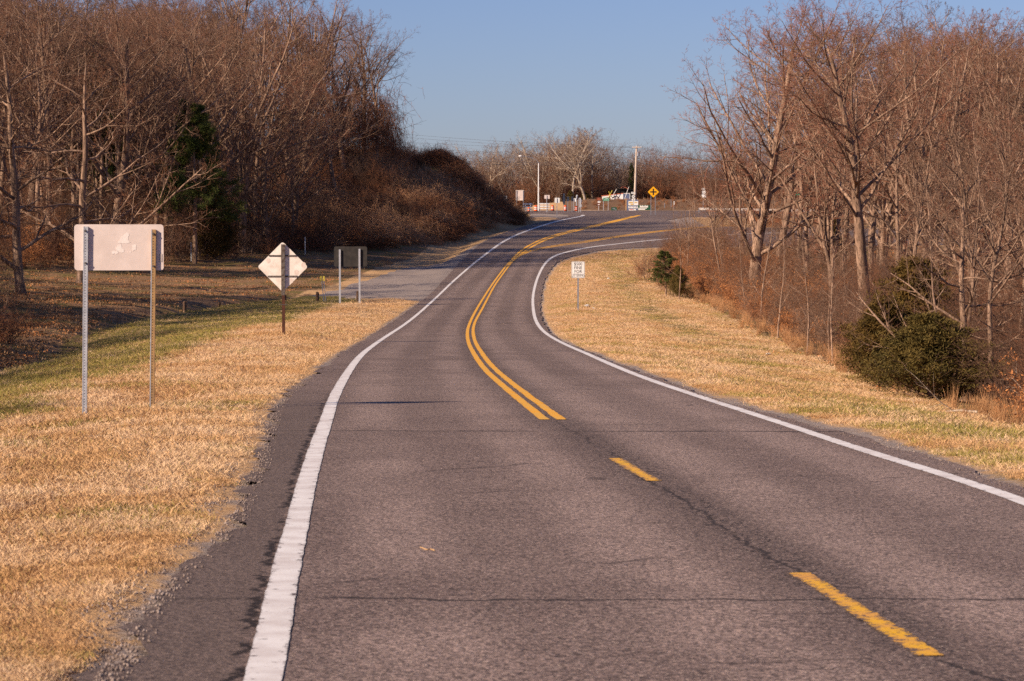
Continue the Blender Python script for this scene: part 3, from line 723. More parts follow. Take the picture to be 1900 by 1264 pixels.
def grass(N, y0, y1, xf, hmul, power=1.6, minpd=.12):
    u = rs.random(N); e = 1-power
    y = (y0**e + u*(y1**e-y0**e))**(1/e)
    lo, hi = xf(y); x = lo+(hi-lo)*rs.random(N)
    pd = paved_dist(x, y); edge = minpd + .45*vnoise(x*1.5, y*1.5, 31)**1.5 + .4*vnoise(x*5, y*5, 32)*rs.random(N)
    dens = vnoise(x*.8, y*.8, 21)*.5+vnoise(x*3, y*3, 22)*.5
    leaf, green, soil, gravel = zones(x, y)
    keep = (pd > edge*np.where((x < 0) & (y < 24), 1.0, 1)) & (rs.random(N) < .35+dens*.9) & (leaf < .5) & ((gravel < .45) | (y < 60))
    x, y, green = x[keep], y[keep], green[keep]
    g = green + (vnoise(x*.7, y*.7, 41)-.5)*1.1 + (vnoise(x*3, y*3, 43)-.5)*.5
    gr = rs.random(len(x)) < np.clip((g-.25)*1.5, .05, .85)
    pale = vnoise(x*.9, y*.9, 51)+.25*vnoise(x*4, y*4, 52) > .62
    ix = np.where(gr, 4, np.where(pale, 2, 0)) + rs.integers(0, 2, len(x))
    z = Zt(x, y)
    rot = np.stack([rs.normal(0, .12, len(x)), rs.normal(0, .12, len(x)), rs.random(len(x))*6.28], 1)
    sc = hmul*np.interp(y, [10, 30], [.72, 1])*(.7+.6*rs.random(len(x)))*(1+.009*y)*np.clip(.5+paved_dist(x, y)*.6, .5, 1)
    sc = np.stack([sc, sc, sc*(.75+.5*vnoise(x*2, y*2, 61))/(1+.004*y)], 1)
    return np.stack([x, y, z], 1), rot, sc, ix
parts = [grass(230000, 10.5, 45, lambda y: (-.20*y-1.2, xL(y)), 1.15),
         grass(90000, 45, 180, lambda y: (np.maximum(-.19*y-1, -26), xL(y)), 1.15),
         grass(115000, 24, 110, lambda y: (xR(y), np.minimum(.20*y+1, 12.5)), 1.15),
         grass(30000, 110, 290, lambda y: (np.minimum(xR(y), 15), np.full_like(y, 15)), 1.2, 1.2)]
P, Rr, Sc, Ix = [np.concatenate(a) for a in zip(*parts)]
scatter('grass', P, Rr, Sc, Ix, GR, 'short dormant tan and green verge grass on both sides of the road', 'grass')

# gravel on the near shoulder
def pebble(seed):
    rng = np.random.default_rng(seed)
    V = np.array([(1, 0, 0), (-1, 0, 0), (0, 1, 0), (0, -1, 0), (0, 0, .7), (0, 0, -.7)])*(.7+.6*rng.random((6, 1)))*.0075
    me = np_mesh('pebble', V, np.array([(0, 2, 4), (2, 1, 4), (1, 3, 4), (3, 0, 4), (2, 0, 5), (1, 2, 5), (3, 1, 5), (0, 3, 5)])); me.materials.append(M['stone']); return me
PB = proto_coll('pebble', [pebble(i) for i in range(4)])
N = 16000; y = 11+40*rs.random(N)**1.7; side = rs.random(N) < .75
pdn = rs.gamma(2, .17, N)-.15
x = np.where(side, xL(y)-pdn, xR(y)+pdn); z = np.where(pdn > .02, Zt(x, y), ZR(y)+.004)+.003
kp = (vnoise(x*2, y*1.2, 71) > .35*rs.random(N)*2); x, y, z = x[kp], y[kp], z[kp]; N = len(x)
scatter('gravel', np.stack([x, y, z], 1), rs.random((N, 3))*6.28, .6+1.3*rs.random(N)**2, rs.integers(0, 4, N), PB, 'loose gravel along the broken asphalt edge', 'gravel')

# shrubs, vines, leafy saplings
def shrub(seed, H=2.2, stems=13, mat='vine', leaves=0, arch=0.0, W=.55):
    rng = np.random.default_rng(seed); b = np.zeros((stems, 3)); b[:, :2] = rng.normal(0, .22, (stems, 2)); b[:, 2] = -.1
    d = rng.normal(0, W, (stems, 3)); d[:, 2] = 1; d /= np.linalg.norm(d, axis=1, keepdims=True)
    P = curve_pts(rng, b, d, H*(.6+.6*rng.random(stems)), 8, .10, .03-arch, .03); Rr = .016*np.linspace(1, .25, 8)[None]*np.ones((stems, 1))
    a = spawn(rng, P, Rr, 9, .2, .98, 40, 15, .42, .6, 5, .13, .02-arch, even=True, rmin=.005)
    c = spawn(rng, *a, 6, .15, .98, 42, 15, .5, .7, 4, .13, .0-arch, even=True, rmin=.005)
    e = spawn(rng, *c, 2, .2, .98, 40, 15, .6, .8, 2, .1, 0, even=True, rmin=.0045)
    prt = [(*tubes(P, Rr, 4), 0), (*tubes(*a, 3), 0), (*tubes(*c, 3), 0), (*tubes(*e, 3), 0)]
    if leaves:
        C = c[0][:, -2:].reshape(-1, 3); C = C[rng.random(len(C)) < leaves]; C = np.repeat(C, 3, 0)+rng.normal(0, .05, (len(C)*3, 3))
        prt.append((*leaf_cards(rng, C, .035), 1))
    V, q, t, mq, mt = merge(prt); me = np_mesh('shrub', V, t, q, mt, mq)
    me.materials.append(M[mat]); me.materials.append(M['dead_leaf']); return me
def tangle(seed, mat, Rad=1.5, n=330):
    """mound of arching honeysuckle vines"""
    rng = np.random.default_rng(seed); th = rng.random(n)*6.28; rr = Rad*rng.random(n)**.6
    b = np.stack([np.cos(th)*rr, np.sin(th)*rr, .9*Rad*np.sqrt(np.maximum(1-(rr/Rad)**2, 0))*(.35+.65*rng.random(n))-.1], 1)
    d = rng.normal(0, .8, (n, 3)); d[:, 2] = np.abs(d[:, 2])*.7; d /= np.linalg.norm(d, axis=1, keepdims=True)
    P = curve_pts(rng, b, d, .6+1.0*rng.random(n), 8, .22, -.16, .10); Rr = .011*np.linspace(1, .4, 8)[None]*np.ones((n, 1))
    a = spawn(rng, P, Rr, 4, .1, .95, 50, 20, .45, .8, 5, .25, -.10, even=True, curl=.12, rmin=.006)
    V, q, t, mq, mt = merge([(*tubes(P, Rr, 3), 0), (*tubes(*a, 3), 0)])
    me = np_mesh('tangle', V, t, q, mt, mq); me.materials.append(M[mat]); return me
def curtain(seed, mat):
    """vines hanging off a tall stub"""
    rng = np.random.default_rng(seed); n = 420
    b = rng.normal(0, 1, (n, 3))*np.array([.8, .8, 1.1]) + np.array([0, 0, 3.2])
    d = rng.normal(0, .5, (n, 3)); d[:, 2] -= .9; d /= np.linalg.norm(d, axis=1, keepdims=True)
    P = curve_pts(rng, b, d, .8+1.6*rng.random(n), 7, .12, -.06, .04); Rr = .010*np.linspace(1, .5, 7)[None]*np.ones((n, 1))
    a = spawn(rng, P, Rr, 3, .1, .9, 55, 20, .35, .8, 4, .2, -.05, even=True, rmin=.006)
    V, q, t, mq, mt = merge([(*tubes(P, Rr, 3), 0), (*tubes(*a, 3), 0)]); me = np_mesh('hanging_vines', V, t, q, mt, mq); me.materials.append(M[mat]); return me
SH = proto_coll('brush_clump', [shrub(1), shrub(2, 2.8, 10, 'twig'), shrub(3, 1.8, 16, 'twig_red'), shrub(4, 2.4, 11, 'vine', leaves=.35),
                                shrub(5, 1.6, 14, 'vine_pale', arch=.05), tangle(6, 'vine'), tangle(7, 'vine_pale'), tangle(8, 'vine'), curtain(9, 'vine'), shrub(10, 4.6, 9, 'twig', W=.22), shrub(11, 3.6, 8, 'bark', W=.3)])
def brush(name, X, Y, sc, ix, label, dz=-.1):
    N = len(X); Z = Zt(X, Y)+dz; rot = np.stack([rs.normal(0, .08, N), rs.normal(0, .08, N), rs.random(N)*6.28], 1)
    return scatter(name, np.stack([X, Y, Z], 1), rot, sc, ix, SH, label, 'brush')
# vine covered road cut on the left
N = 3600; X = -46+50*rs.random(N); Y = 262+146*rs.random(N)
footy = np.interp(X, [-46, -25, -17, -9.5, -7, -4.8, -1, 1.2], [272, 262, 284, 309, 322, 336, 364, 382])
k = (Y > footy+1.5) & (X < xL(Y)-np.interp(Y, [262, 300, 350, 385], [5, 4, 3.6, 3.2])) & (X < .8) & (rs.random(N) < np.interp(X, [-46, -22, -14], [.25, .5, 1]))
X, Y = X[k], Y[k]; pn = vnoise(X*.16, Y*.09, 81)
r = rs.random(len(X)); ix = np.where(pn > .58, np.where(r < .6, 6, 4), np.where(r < .45, 5, np.where(r < .8, 7, np.where(r < .93, 0, 1))))
brush('vine_thicket', X, Y, (.6+.8*rs.random(len(X)))*(.45+1.15*vnoise(X*.3, Y*.15, 83)), ix, 'dense dry vine and brush thicket covering the left road cut', -.25)
xx = np.array([-17.5, -18.5, -19.8, -21, -16.2, -15.6, -22.5, -18]); yy = np.array([346, 352, 343, 355, 358, 350, 340, 362.])
brush('hanging_vines', xx, yy, np.array([1.7, 2.1, 1.8, 2.3, 1.2, 1.0, 1.9, 1.6]), np.full(8, 8), 'curtains of dead vines hanging from the last trees above the road cut', .5)
n_ = 95; X = -24+24*rs.random(n_); Y = 268+118*rs.random(n_); fy = np.interp(X, [-46, -25, -17, -9.5, -7, -4.8, -1, 1.2], [272, 262, 284, 309, 322, 336, 364, 382]); k = (Y > fy+2) & (Y < fy+48) & (X < xL(Y)-4.5) & (X < 0)
X, Y = X[k], Y[k]
brush('vine_mounds', X, Y, 1.2+1.0*rs.random(len(X)), rs.choice([5, 6, 6, 6], len(X)), 'rounded dry vine mounds, coloured pale as sunlit, standing out of the road cut thicket', .15)  # mostly pale vines, carrying the sunlight of the mounds in their colour
n_ = 420; X = 11+60*rs.random(n_); Y = 459+16*rs.random(n_)
brush('bank_brush', X, Y, .16+.14*rs.random(n_), rs.choice([0, 3, 4, 5], n_), 'short brown weeds covering the bank behind the junction', 0)
# left woodland undergrowth
N = 2300; X = -75+64*rs.random(N); Y = 175+215*rs.random(N)
k = (Y > np.interp(X, [-75, -45, -38, -31, -24, -20, -12], [195, 190, 198, 216, 240, 262, 300])+3) & ((Y < 300) | (rs.random(N) < .5)) & (X > -.21*Y-6)
X, Y = X[k], Y[k]; r = rs.random(len(X)); ix = np.choose((r*7).astype(int), [0, 1, 2, 9, 10, 9, 3])
brush('undergrowth', X, Y, .7+.6*rs.random(len(X)), ix, 'tangled dry undergrowth below the trees of the left hillside')
# near left bush at the frame edge
X = -.19*np.linspace(95, 165, 70)-.5-4*rs.random(70); Y = np.linspace(95, 165, 70)+3*rs.normal(0, 1, 70)
brush('undergrowth', X, Y, .7+.5*rs.random(70), rs.choice([1, 2, 9, 10, 0], 70), 'low dark brush beside the ditch at the left edge of the photo')
X = np.array([11.3, 11.9, 10.8, 12.4, 11.0, 12.0, 10.4, 11.6]); Y = np.array([186, 192, 196, 182, 203, 210, 199, 178.])
brush('undergrowth', X-.9, Y, .5+.35*rs.random(8), np.array([0, 3, 9, 0, 10, 3, 0, 9]), 'thin brush around the small ragged evergreen', 0)
# right woodland edge + interior
N = 1750; Y = 50+245*rs.random(N)**1.0; rt = np.interp(Y, [50, 68, 90, 122, 152, 188, 240, 268, 300], [9.9, 11.3, 11.5, 11.6, 11.6, 11.9, 13.2, 14.0, 18.0])
dd = rs.gamma(1.3, 4.5, N); X = rt+.9+dd; k = (X < .20*Y+6) & ((Y < 225) | (dd < 5)); X, Y, dd = X[k], Y[k], dd[k]
r = rs.random(len(X)); ix = np.choose((r*9).astype(int), [0, 1, 3, 9, 3, 10, 4, 9, 10]); ix = np.where((Y > 140) & (rs.random(len(X)) < .5), 3, ix)
sc = (.42+.5*rs.random(len(X)))*np.clip(.75+dd*.06, .6, 1.15)
brush('undergrowth', X, Y, sc, ix, 'bare brown undergrowth along the edge of the right woods')
# beyond the turn roadway
N = 130; X = 28+75*rs.random(N); Y = 348+50*rs.random(N)
brush('undergrowth', X, Y, .6+.5*rs.random(N), rs.choice([0, 2, 3, 10], N), 'bare brush on the island beyond the right turn roadway')
# far woods
N = 1500; X = -30+150*rs.random(N); Y = 500+120*rs.random(N); k = ~((X > 14) & (X < 34) & (Y < 515)); X, Y = X[k], Y[k]
brush('undergrowth', X, Y, 1.3+1.3*rs.random(len(X)), rs.choice([0, 1, 2, 9, 10], len(X)), 'brown underbrush under the far woods beyond the junction')

# fallen leaves
def leafmesh(seed):
    rng = np.random.default_rng(seed); n = 14; C = rng.normal(0, .3, (n, 3)); C[:, 2] = .02+np.abs(C[:, 2])*.05
    V, q, t = leaf_cards(rng, C, .034, 1.2); me = np_mesh('leaf_patch', V, t, q); me.materials.append(M['litter_leaf'] if seed % 2 else M['dead_leaf']); return me
LF = proto_coll('leaf_patch', [leafmesh(1), leafmesh(3), leafmesh(5), leafmesh(2)])
N = 14000; Y = 75+220*rs.random(N)**1.3; L = rs.random(N) < .62
X = np.where(L, xd(Y)-.5-(.2*Y-np.minimum(-xd(Y), .19*Y)+4)*rs.random(N), 9.5+(.2*Y-7)*rs.random(N))
lf = zones(X, Y)[0]; k = (lf > .4) | (rs.random(N) < .04); X, Y = X[k], Y[k]; k = paved_dist(X, Y) > .3; X, Y = X[k], Y[k]
scatter('leaf_litter', np.stack([X, Y, Zt(X, Y)+.01], 1), np.stack([X*0, X*0, rs.random(len(X))*6.28], 1), .8+.8*rs.random(len(X)), rs.integers(0, 4, len(X)), LF, 'fallen brown leaves on the woodland floor', 'leaves')

# ------------------------------------------------------------------ trees as things
def pick(k): a = PT[k]; return a[random.randrange(len(a))]
random.seed(4)
ADJ = {'tall': 'tall slender', 'fork': 'low-forked', 'spread': 'broad-crowned', 'far': 'pale-limbed'}
def left_label(k, x, y):
    u = 950+F*x/y
    p = ('near the left border' if u < 130 else 'behind the large blank sign' if u < 320 else 'beside the dark pine' if u < 450 else 'behind the diamond sign' if u < 590 else 'above the vine bank')
    return f"{ADJ[k]} bare tree {p}, {'in front' if y < 245 else 'midway up' if y < 310 else 'highest up'} on the left hillside"
def right_label(k, u, y):
    p = ('around the tall spreading tree' if u < 1500 else 'around the leaning scaly-barked tree' if u < 1660 else 'behind the many-stemmed tree' if u < 1790 else 'near the right border')
    return f"{ADJ[k]} bare tree {p}, {'front' if y < 160 else 'deeper'} part of the right woods"
def sap_label(u): return 'thin bare sapling ' + ('at the left tip of the right woods' if u < 1330 else 'below the tall spreading tree in the right woods' if u < 1460 else 'left of the dark cedars in the right woods' if u < 1580 else 'behind the dark cedars in the right woods' if u < 1800 else 'near the right border of the photo')
def far_label(u): return 'bare tree of the far woods, ' + ('left of the street lamp' if u < 990 else 'between the street lamp and the trailer' if u < 1118 else 'around the wooden utility pole' if u < 1230 else 'right of the yellow diamond sign')
def top(me): c = np.empty(len(me.vertices)*3, np.float32); me.vertices.foreach_get('co', c); return float(c[2::3].max())
HT = {k: float(np.mean([top(p[1]) for p in v])) for k, v in PT.items()}
def tree_at(kind, u, y, vtop, label, group=None, proto=None, rz=None, name='bare_tree', wide=1.0, tilt=(0, 0)):
    x = (u-950)/F*y; z = zt(x, y); vtop = vtop-45 if (u > 1350 and y > 100 and kind != 'sapling') else vtop; h = at(u, vtop, y).z - z; pr = pick(kind) if proto is None else PT[kind][proto]
    s = h/top(pr[1]); s = (s*wide, s*wide, s)
    return place_tree(pr, x, y, random.random()*6.28 if rz is None else rz, s, label, group, name, tilt=tilt)
tree_at('spread', 675, 352, 20, 'wide bare crown standing against the sky above the upper end of the vine bank', rz=2.5, proto=1, wide=.8)
# right side, individually recognisable
tree_at('spread', 1402, 165, 5, 'tall spreading bare tree against the sky at the left end of the right woods', rz=1.0, proto=0, wide=1.05)
tree_at('spread', 1612, 118, 40, 'thick leaning scaly-barked tree in the middle of the right woods', rz=2.2, proto=1, tilt=(0, -.08))
tree_at('fork', 1720, 150, 20, 'many-stemmed bare tree whose limbs fan upward from a low fork in the right woods', rz=.4, proto=0)
tree_at('tall', 1843, 73, 250, 'pale trunk at the grass edge right of the dark cedar', rz=1.2, proto=0)
tree_at('tall', 1888, 80, 210, 'bare trunk at the right border of the photo behind fallen limbs', rz=4.2, proto=1)
tree_at('tall', 1822, 88, 200, 'thin bare tree just behind the pale trunk beside the cedar', rz=3.1, proto=2)
tree_at('low', 1790, 74, 330, 'short crooked tree with pale drooping branches hanging over the cedar', rz=.3)
tree_at('sapling', 1342, 188, 275, 'slim leaning tree crossing in front of the distant guardrail', rz=.9, proto=0, tilt=(0, -.16))
tree_at('sapling', 1260, 172, 395, 'small sapling standing at the left tip of the right brush', rz=.9, proto=1)
tree_at('sapling', 1442, 118, 395, 'straight thin sapling at the grass edge below the tall spreading tree', rz=.9, proto=2)
tree_at('sapling', 1498, 104, 430, 'thin sapling rising from the middle of the right grass edge', rz=2.9, proto=0)
tree_at('sapling', 1546, 98, 440, 'thin sapling nearest the left side of the dark cedar', rz=3.9, proto=1)
grpR = 'bare trees of the woods right of the road'
labR = 'bare winter tree with reddish twigs packed among others in the right woods'
spots = [(1480, 200, 90), (1530, 230, 80), (1560, 175, 120), (1640, 190, 70), (1680, 220, 45), (1760, 180, 60), (1800, 150, 80), (1850, 130, 90), (1890, 160, 70), (1450, 260, 190),
         (1500, 170, 180), (1620, 240, 100), (1740, 230, 75), (1830, 210, 85), (1885, 240, 95), (1660, 130, 160), (1780, 115, 150), (1870, 105, 170), (1440, 215, 140), (1590, 270, 130),
         (1700, 110, 260), (1550, 135, 240), (1905, 120, 110), (1930, 95, 160), (1470, 290, 230), (1380, 280, 250), (1320, 300, 290), (1650, 290, 120), (1720, 280, 105), (1810, 270, 110), (1880, 285, 120), (1925, 200, 90), (1940, 150, 120), (1510, 245, 75), (1575, 255, 55), (1625, 205, 40), (1665, 260, 60), (1695, 195, 25), (1745, 190, 50), (1785, 240, 70), (1815, 180, 90), (1845, 260, 95), (1865, 190, 75), (1900, 230, 80), (1545, 215, 100), (1610, 165, 90), (1730, 140, 60)]
for i, (u, y, vt) in enumerate(spots):
    k = ['tall', 'fork', 'tall', 'spread', 'tall'][i % 5]; tree_at(k, u, y, vt+random.randint(-15, 25), right_label(k, u, y), grpR)
for i in range(52):
    y = 75+200*random.random(); rt = float(np.interp(y, [50, 68, 90, 122, 152, 188, 240, 300], [10, 11.6, 12, 12, 12, 12.4, 14, 19])); x = rt+random.random()**1.3*min(14, .2*y-rt+2)
    place_tree(pick('sapling'), x, y, random.random()*6, .55+.8*random.random(), sap_label(950+F*x/y), 'saplings along the right woods', 'bare_sapling', 'sapling')
for i in range(14):
    x = 24+70*random.random(); y = 352+44*random.random()
    place_tree(pick('tall'), x, y, random.random()*6, .45+.2*random.random(), 'small bare tree on the island beyond the right turn roadway', 'trees beyond the right turn roadway')
# left hillside
tree_at('tall', 433, 298, -110, 'forked tree with a pale sunlit trunk low on the left hillside', rz=2, proto=0)
tree_at('tall', 530, 322, -60, 'straight tree with a pale sunlit trunk on the brow of the left hillside', rz=3, proto=1)
tree_at('fork', 560, 330, -50, 'dark forked tree rising from the brow of the left hillside', rz=1, proto=1)
tree_at('fork', 640, 338, -10, 'broad bare tree whose crown forms the right outline of the left woods', rz=5, proto=0)
tree_at('tall', 700, 346, 45, 'last vine-draped tree at the right end of the left woods', rz=2, proto=2)
tree_at('low', 730, 352, 252, 'small leaning dead tree poking over the vine bank into the sky', rz=0, tilt=(0, .7))
tree_at('low', 40, 165, 60, 'crooked tree with long pale branches at the left edge of the woods', rz=1.5)
tree_at('low', 150, 190, 90, 'sprawling low-branched tree above the large blank sign', rz=4.0)
grpL = 'bare trees of the woods on the left hillside'; labL = 'tall bare winter tree packed among others on the left hillside'
pts = []
tries = 0
while len(pts) < 150 and tries < 9000:
    tries += 1; y = 190+190*random.random(); x = -.20*y-8 + (.20*y-4)*random.random()
    fy = float(np.interp(x, [-85, -45, -38, -31, -24, -19, -14], [200, 195, 203, 225, 250, 300, 335]))
    if y < fy+2 or x > -19.5+.02*(350-y) or (x > -36 and y > 280 and random.random() < .6): continue
    if any((x-a)**2+(y-b)**2 < 9 for a, b in pts): continue
    pts.append((x, y)); h = random.uniform(18, 25)*(1 if x < -24 else .8)
    k = random.choice(['tall', 'tall', 'tall', 'fork', 'spread'])
    place_tree(pick(k), x, y, random.random()*6.28, h/HT[k], left_label(k, x, y), grpL)
# woods outside the left border whose shade falls on the valley
for i in range(95):
    y = -15+190*random.random(); x = -max(23, .2*y+3)-24*random.random()
    h = min(21, (-9.0-x)/1.62*random.uniform(.85, 1.08)) if y < 150 else random.uniform(15, 21)
    place_tree(pick('tall'), x, y, random.random()*6, (h/HT['tall']*1.35, h/HT['tall']*1.35, h/HT['tall']), 'bare tree of the valley woods just beyond the left border of the photo', 'valley trees beyond the left border')
# evergreens
def ever(pr, u, y, vtop, hp, label, wide=1.0, name='pine_tree', rz=0, grp=None, vfoot=None):
    x = (u-950)/F*y; z = zt(x, y) if vfoot is None else at(u, vfoot, y).z; h = at(u, vtop, y).z-z
    return place_tree(pr, x, y, rz, (h/hp*wide, h/hp*wide, h/hp), label, grp, name, z=z-.05)
ever(PINE, 362, 232, 180, 12, 'dark green pine standing at the foot of the left hillside', 1.2, rz=.4)
ever(PINE, 182, 255, 60, 12, 'sparse pine with green tufts high among the left bare trees', .8, rz=2.0)
ever(PINE, 222, 262, 110, 12, 'thin pine half hidden to the right of the higher sparse pine', .6, rz=3.0)
ever(CEDAR, 400, 238, 345, 5, 'small pine-like cedar at the right foot of the dark pine', 1.5, 'cedar_tree')
ever(CEDAR, 525, 340, 190, 5, 'dark evergreen hidden behind trunks near the top of the left hillside', .8, 'cedar_tree')
ever(CEDAR, 1638, 77, 545, 5, 'dense olive cedar forming the left part of the dark clump at the right grass edge', 2.25, 'cedar_tree', rz=1)
ever(CEDAR2, 1728, 70.5, 575, 4, 'broad low green cedar in front of the dark clump at the right grass edge', 2.25, 'cedar_tree', rz=2)
ever(CEDAR, 1700, 84, 468, 5, 'tallest conical cedar at the back of the dark clump', 2.0, 'cedar_tree', rz=3)
ever(CEDAR, 1775, 71, 640, 5, 'small dark cedar at the right end of the clump beside the pale trunk', 1.6, 'cedar_tree', rz=4)
ever(PINE, 1236, 178, 462, 12, 'small ragged evergreen right of the littering sign, at the tip of the right woods', 1.7, 'small_evergreen', rz=1)
ever(CEDAR2, 1258, 176, 490, 4, 'low green sprig of cedar at the foot of the small ragged evergreen', .9, 'cedar_tree', rz=1)
ever(CEDAR, 1545, 190, 400, 5, 'dark cedar deep in the right woods behind the leaning tree', .8, 'cedar_tree', rz=1)
ever(CEDAR2, 1058, 500, 352, 4, 'small dark cedar on the far bank left of its neighbour', 1.0, 'cedar_tree')
ever(CEDAR2, 1085, 500, 354, 4, 'small dark cedar on the far bank nearest the trailer', 1.3, 'cedar_tree')
ever(PINE, 1172, 520, 300, 12, 'ragged evergreen behind the wooden utility pole', .5, rz=1)
# far woods
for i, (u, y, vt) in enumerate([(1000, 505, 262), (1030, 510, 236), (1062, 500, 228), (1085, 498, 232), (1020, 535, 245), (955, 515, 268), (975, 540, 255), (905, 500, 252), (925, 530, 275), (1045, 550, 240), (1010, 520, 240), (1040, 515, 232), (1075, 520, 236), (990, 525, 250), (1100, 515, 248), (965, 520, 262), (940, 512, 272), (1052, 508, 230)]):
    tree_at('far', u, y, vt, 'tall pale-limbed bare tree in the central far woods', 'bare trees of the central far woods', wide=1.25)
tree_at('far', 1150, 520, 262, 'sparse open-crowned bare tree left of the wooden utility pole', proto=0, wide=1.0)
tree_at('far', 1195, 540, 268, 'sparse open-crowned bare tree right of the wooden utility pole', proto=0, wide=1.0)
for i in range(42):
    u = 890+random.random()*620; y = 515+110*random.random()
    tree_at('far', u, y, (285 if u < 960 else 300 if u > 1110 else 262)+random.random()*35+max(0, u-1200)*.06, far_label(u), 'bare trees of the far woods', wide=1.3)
# broomsedge at the right grass edge, dead logs by the right trunks
def clump(seed):
    rng = np.random.default_rng(seed); n = 60; C = np.zeros((n, 3)); C[:, :2] = rng.normal(0, .09, (n, 2)); d = rng.normal(0, .22, (n, 3)); d[:, 2] = 1
    d /= np.linalg.norm(d, axis=1, keepdims=True); P = curve_pts(rng, C, d, .35+.45*rng.random(n), 4, .06, 0); V, q, t = tubes(P, .004*np.linspace(1, .5, 4)[None]*np.ones((n, 1)), 3)
    me = np_mesh('broomsedge', V, t, q); me.materials.append(M['broomsedge']); return me
BS = proto_coll('broomsedge_clump', [clump(1), clump(2)])
N = 110; Y = 60+130*rs.random(N); rt = np.interp(Y, [50, 68, 90, 122, 152, 188, 240], [9.9, 11.3, 11.5, 11.6, 11.6, 11.9, 13.2]); X = rt+rs.normal(.15, .35, N)
scatter('broomsedge', np.stack([X, Y, Zt(X, Y)-.02], 1), np.stack([X*0, X*0, rs.random(N)*6], 1), .5+.7*rs.random(N), rs.integers(0, 2, N), BS, 'orange-brown broomsedge clumps along the right woods edge', 'grass')
def fallen(x, y, L, az, up, label):
    rng = np.random.default_rng(int(x*97+y*13)); d = np.array([[math.cos(az), math.sin(az), up]]); P = curve_pts(rng, np.array([[0, 0, .12]]), d, np.array([L]), 8, .12, -.02)
    Rr = .032*np.linspace(1, .2, 8)[None]; a = spawn(rng, P, Rr, 8, .2, .95, 50, 15, .4, .5, 5, .15, .02, even=True); b = spawn(rng, *a, 5, .2, .95, 45, 15, .45, .6, 3, .15, .0, even=True)
    V, q, t, mq, mt = merge([(*tubes(P, Rr, 7), 0), (*tubes(*a, 4), 0), (*tubes(*b, 3), 0)])
    o = link('fallen_branch', np_mesh('fallen_branch', V, t, q, mt, mq), None, M['bark_pale'], (x, y, zt(x, y))); tag(o, label, 'branch')
fallen(10.9, 63, 3.0, 2.6, .1, 'fallen dead branch lying left of the pale trunk at the right grass edge')
fallen(12.3, 66, 3.0, .2, .25, 'fallen dead branch propped at the right border below the trunks')
fallen(12.2, 61, 2.2, 1.9, .5, 'upturned dead limb in front of the pale trunk at the right border')
# ------------------------------------------------------------------ object materials
M['alu'] = simple('brushed_sign_back', (.70, .58, .53), (.62, .51, .465), 3, .55, .0, .05)
M['alu_white'] = simple('weathered_pale_sign_back', (.86, .78, .70), (.70, .60, .52), 3.2, .6)
M['residue'] = simple('white_sticker_residue', (.80, .71, .665), (.73, .635, .59), 30, .6)
M['sticker'] = simple('grey_sticker', (.30, .25, .23), (.24, .2, .18), 30, .6)
M['galv'] = simple('galvanised_steel', (.52, .52, .55), (.40, .40, .43), 14, .5, .35)
M['galv_dark'] = simple('dull_galvanised_steel', (.27, .28, .32), (.20, .21, .25), 10, .55, .3)
M['rustgalv'] = simple('rust_stained_post', (.40, .235, .10), (.28, .17, .085), 9, .7, .1)
M['hole'] = simple('post_hole_dark', (.015, .012, .01), None, 5, .9)
M['bolt'] = simple('bolt_steel', (.12, .10, .09), None, 20, .6, .4)
M['rustwood'] = simple('reddish_brown_post', (.105, .038, .022), (.06, .024, .016), 7, .85, bump=.5)
M['oldwood'] = simple('lichened_post_top', (.16, .135, .12), (.07, .045, .035), 16, .9, bump=.5)
M['black_back'] = simple('dark_sign_back', (.045, .038, .034), (.028, .024, .022), 4, .7)
M['sign_white'] = simple('white_sign_face', (.82, .80, .77), (.74, .71, .68), 4, .45)
M['sign_black'] = simple('black_sign_lettering', (.02, .02, .02), None, 5, .5)
M['sign_yellow'] = simple('yellow_sign_face', (.86, .42, .012), (.80, .36, .01), 3, .45)
M['sign_green'] = simple('green_sign_face', (.012, .26, .14), (.01, .20, .11), 3, .45)
M['sign_brown'] = simple('brown_sign_face', (.16, .05, .03), (.13, .04, .025), 3, .5)
M['dk_green'] = simple('dark_green_board', (.012, .085, .045), (.01, .06, .03), 3, .6)
M['sign_blueblack'] = simple('dark_blue_sign_back', (.035, .045, .075), (.025, .03, .05), 4, .6)
M['orange'] = simple('drum_orange', (.82, .10, .012), (.74, .085, .01), 3, .5)
M['refl_white'] = simple('reflective_white_band', (.84, .82, .80), (.75, .72, .7), 6, .4)
M['rubber'] = simple('black_rubber', (.02, .02, .02), None, 5, .8)
M['wood_pole'] = simple('weathered_pole_wood', (.60, .49, .40), (.44, .34, .27), 3, .85, bump=.3)
M['post_wood'] = simple('stub_post_wood', (.17, .10, .065), (.09, .05, .035), 12, .9, bump=.6)
M['tan_wood'] = simple('tan_board_wood', (.55, .34, .16), (.42, .25, .12), 8, .8)
M['marker_yellow'] = simple('yellow_marker', (.80, .62, .10), None, 8, .5)
M['blue'] = simple('blue_grey_panel_and_shaded_rail', (.13, .16, .27), (.10, .125, .21), 3, .6)
M['trailer_white'] = simple('white_painted_metal', (.84, .81, .78), (.76, .72, .68), 2, .45)
M['tarp_black'] = simple('black_siding', (.012, .011, .011), None, 3, .8)
M['red'] = simple('red_paint', (.60, .06, .03), (.5, .05, .03), 5, .5)
M['orange_red'] = simple('faded_red_metal', (.72, .22, .12), (.6, .16, .08), 4, .6)
M['wire'] = simple('cable_black', (.05, .05, .06), None, 3, .6)
M['concrete'] = simple('concrete', (.45, .40, .36), (.36, .31, .28), 12, .85)
M['litter'] = simple('white_litter', (.82, .80, .78), None, 9, .6)
M['orange_text'] = simple('ochre_print', (.62, .40, .10), None, 9, .6)

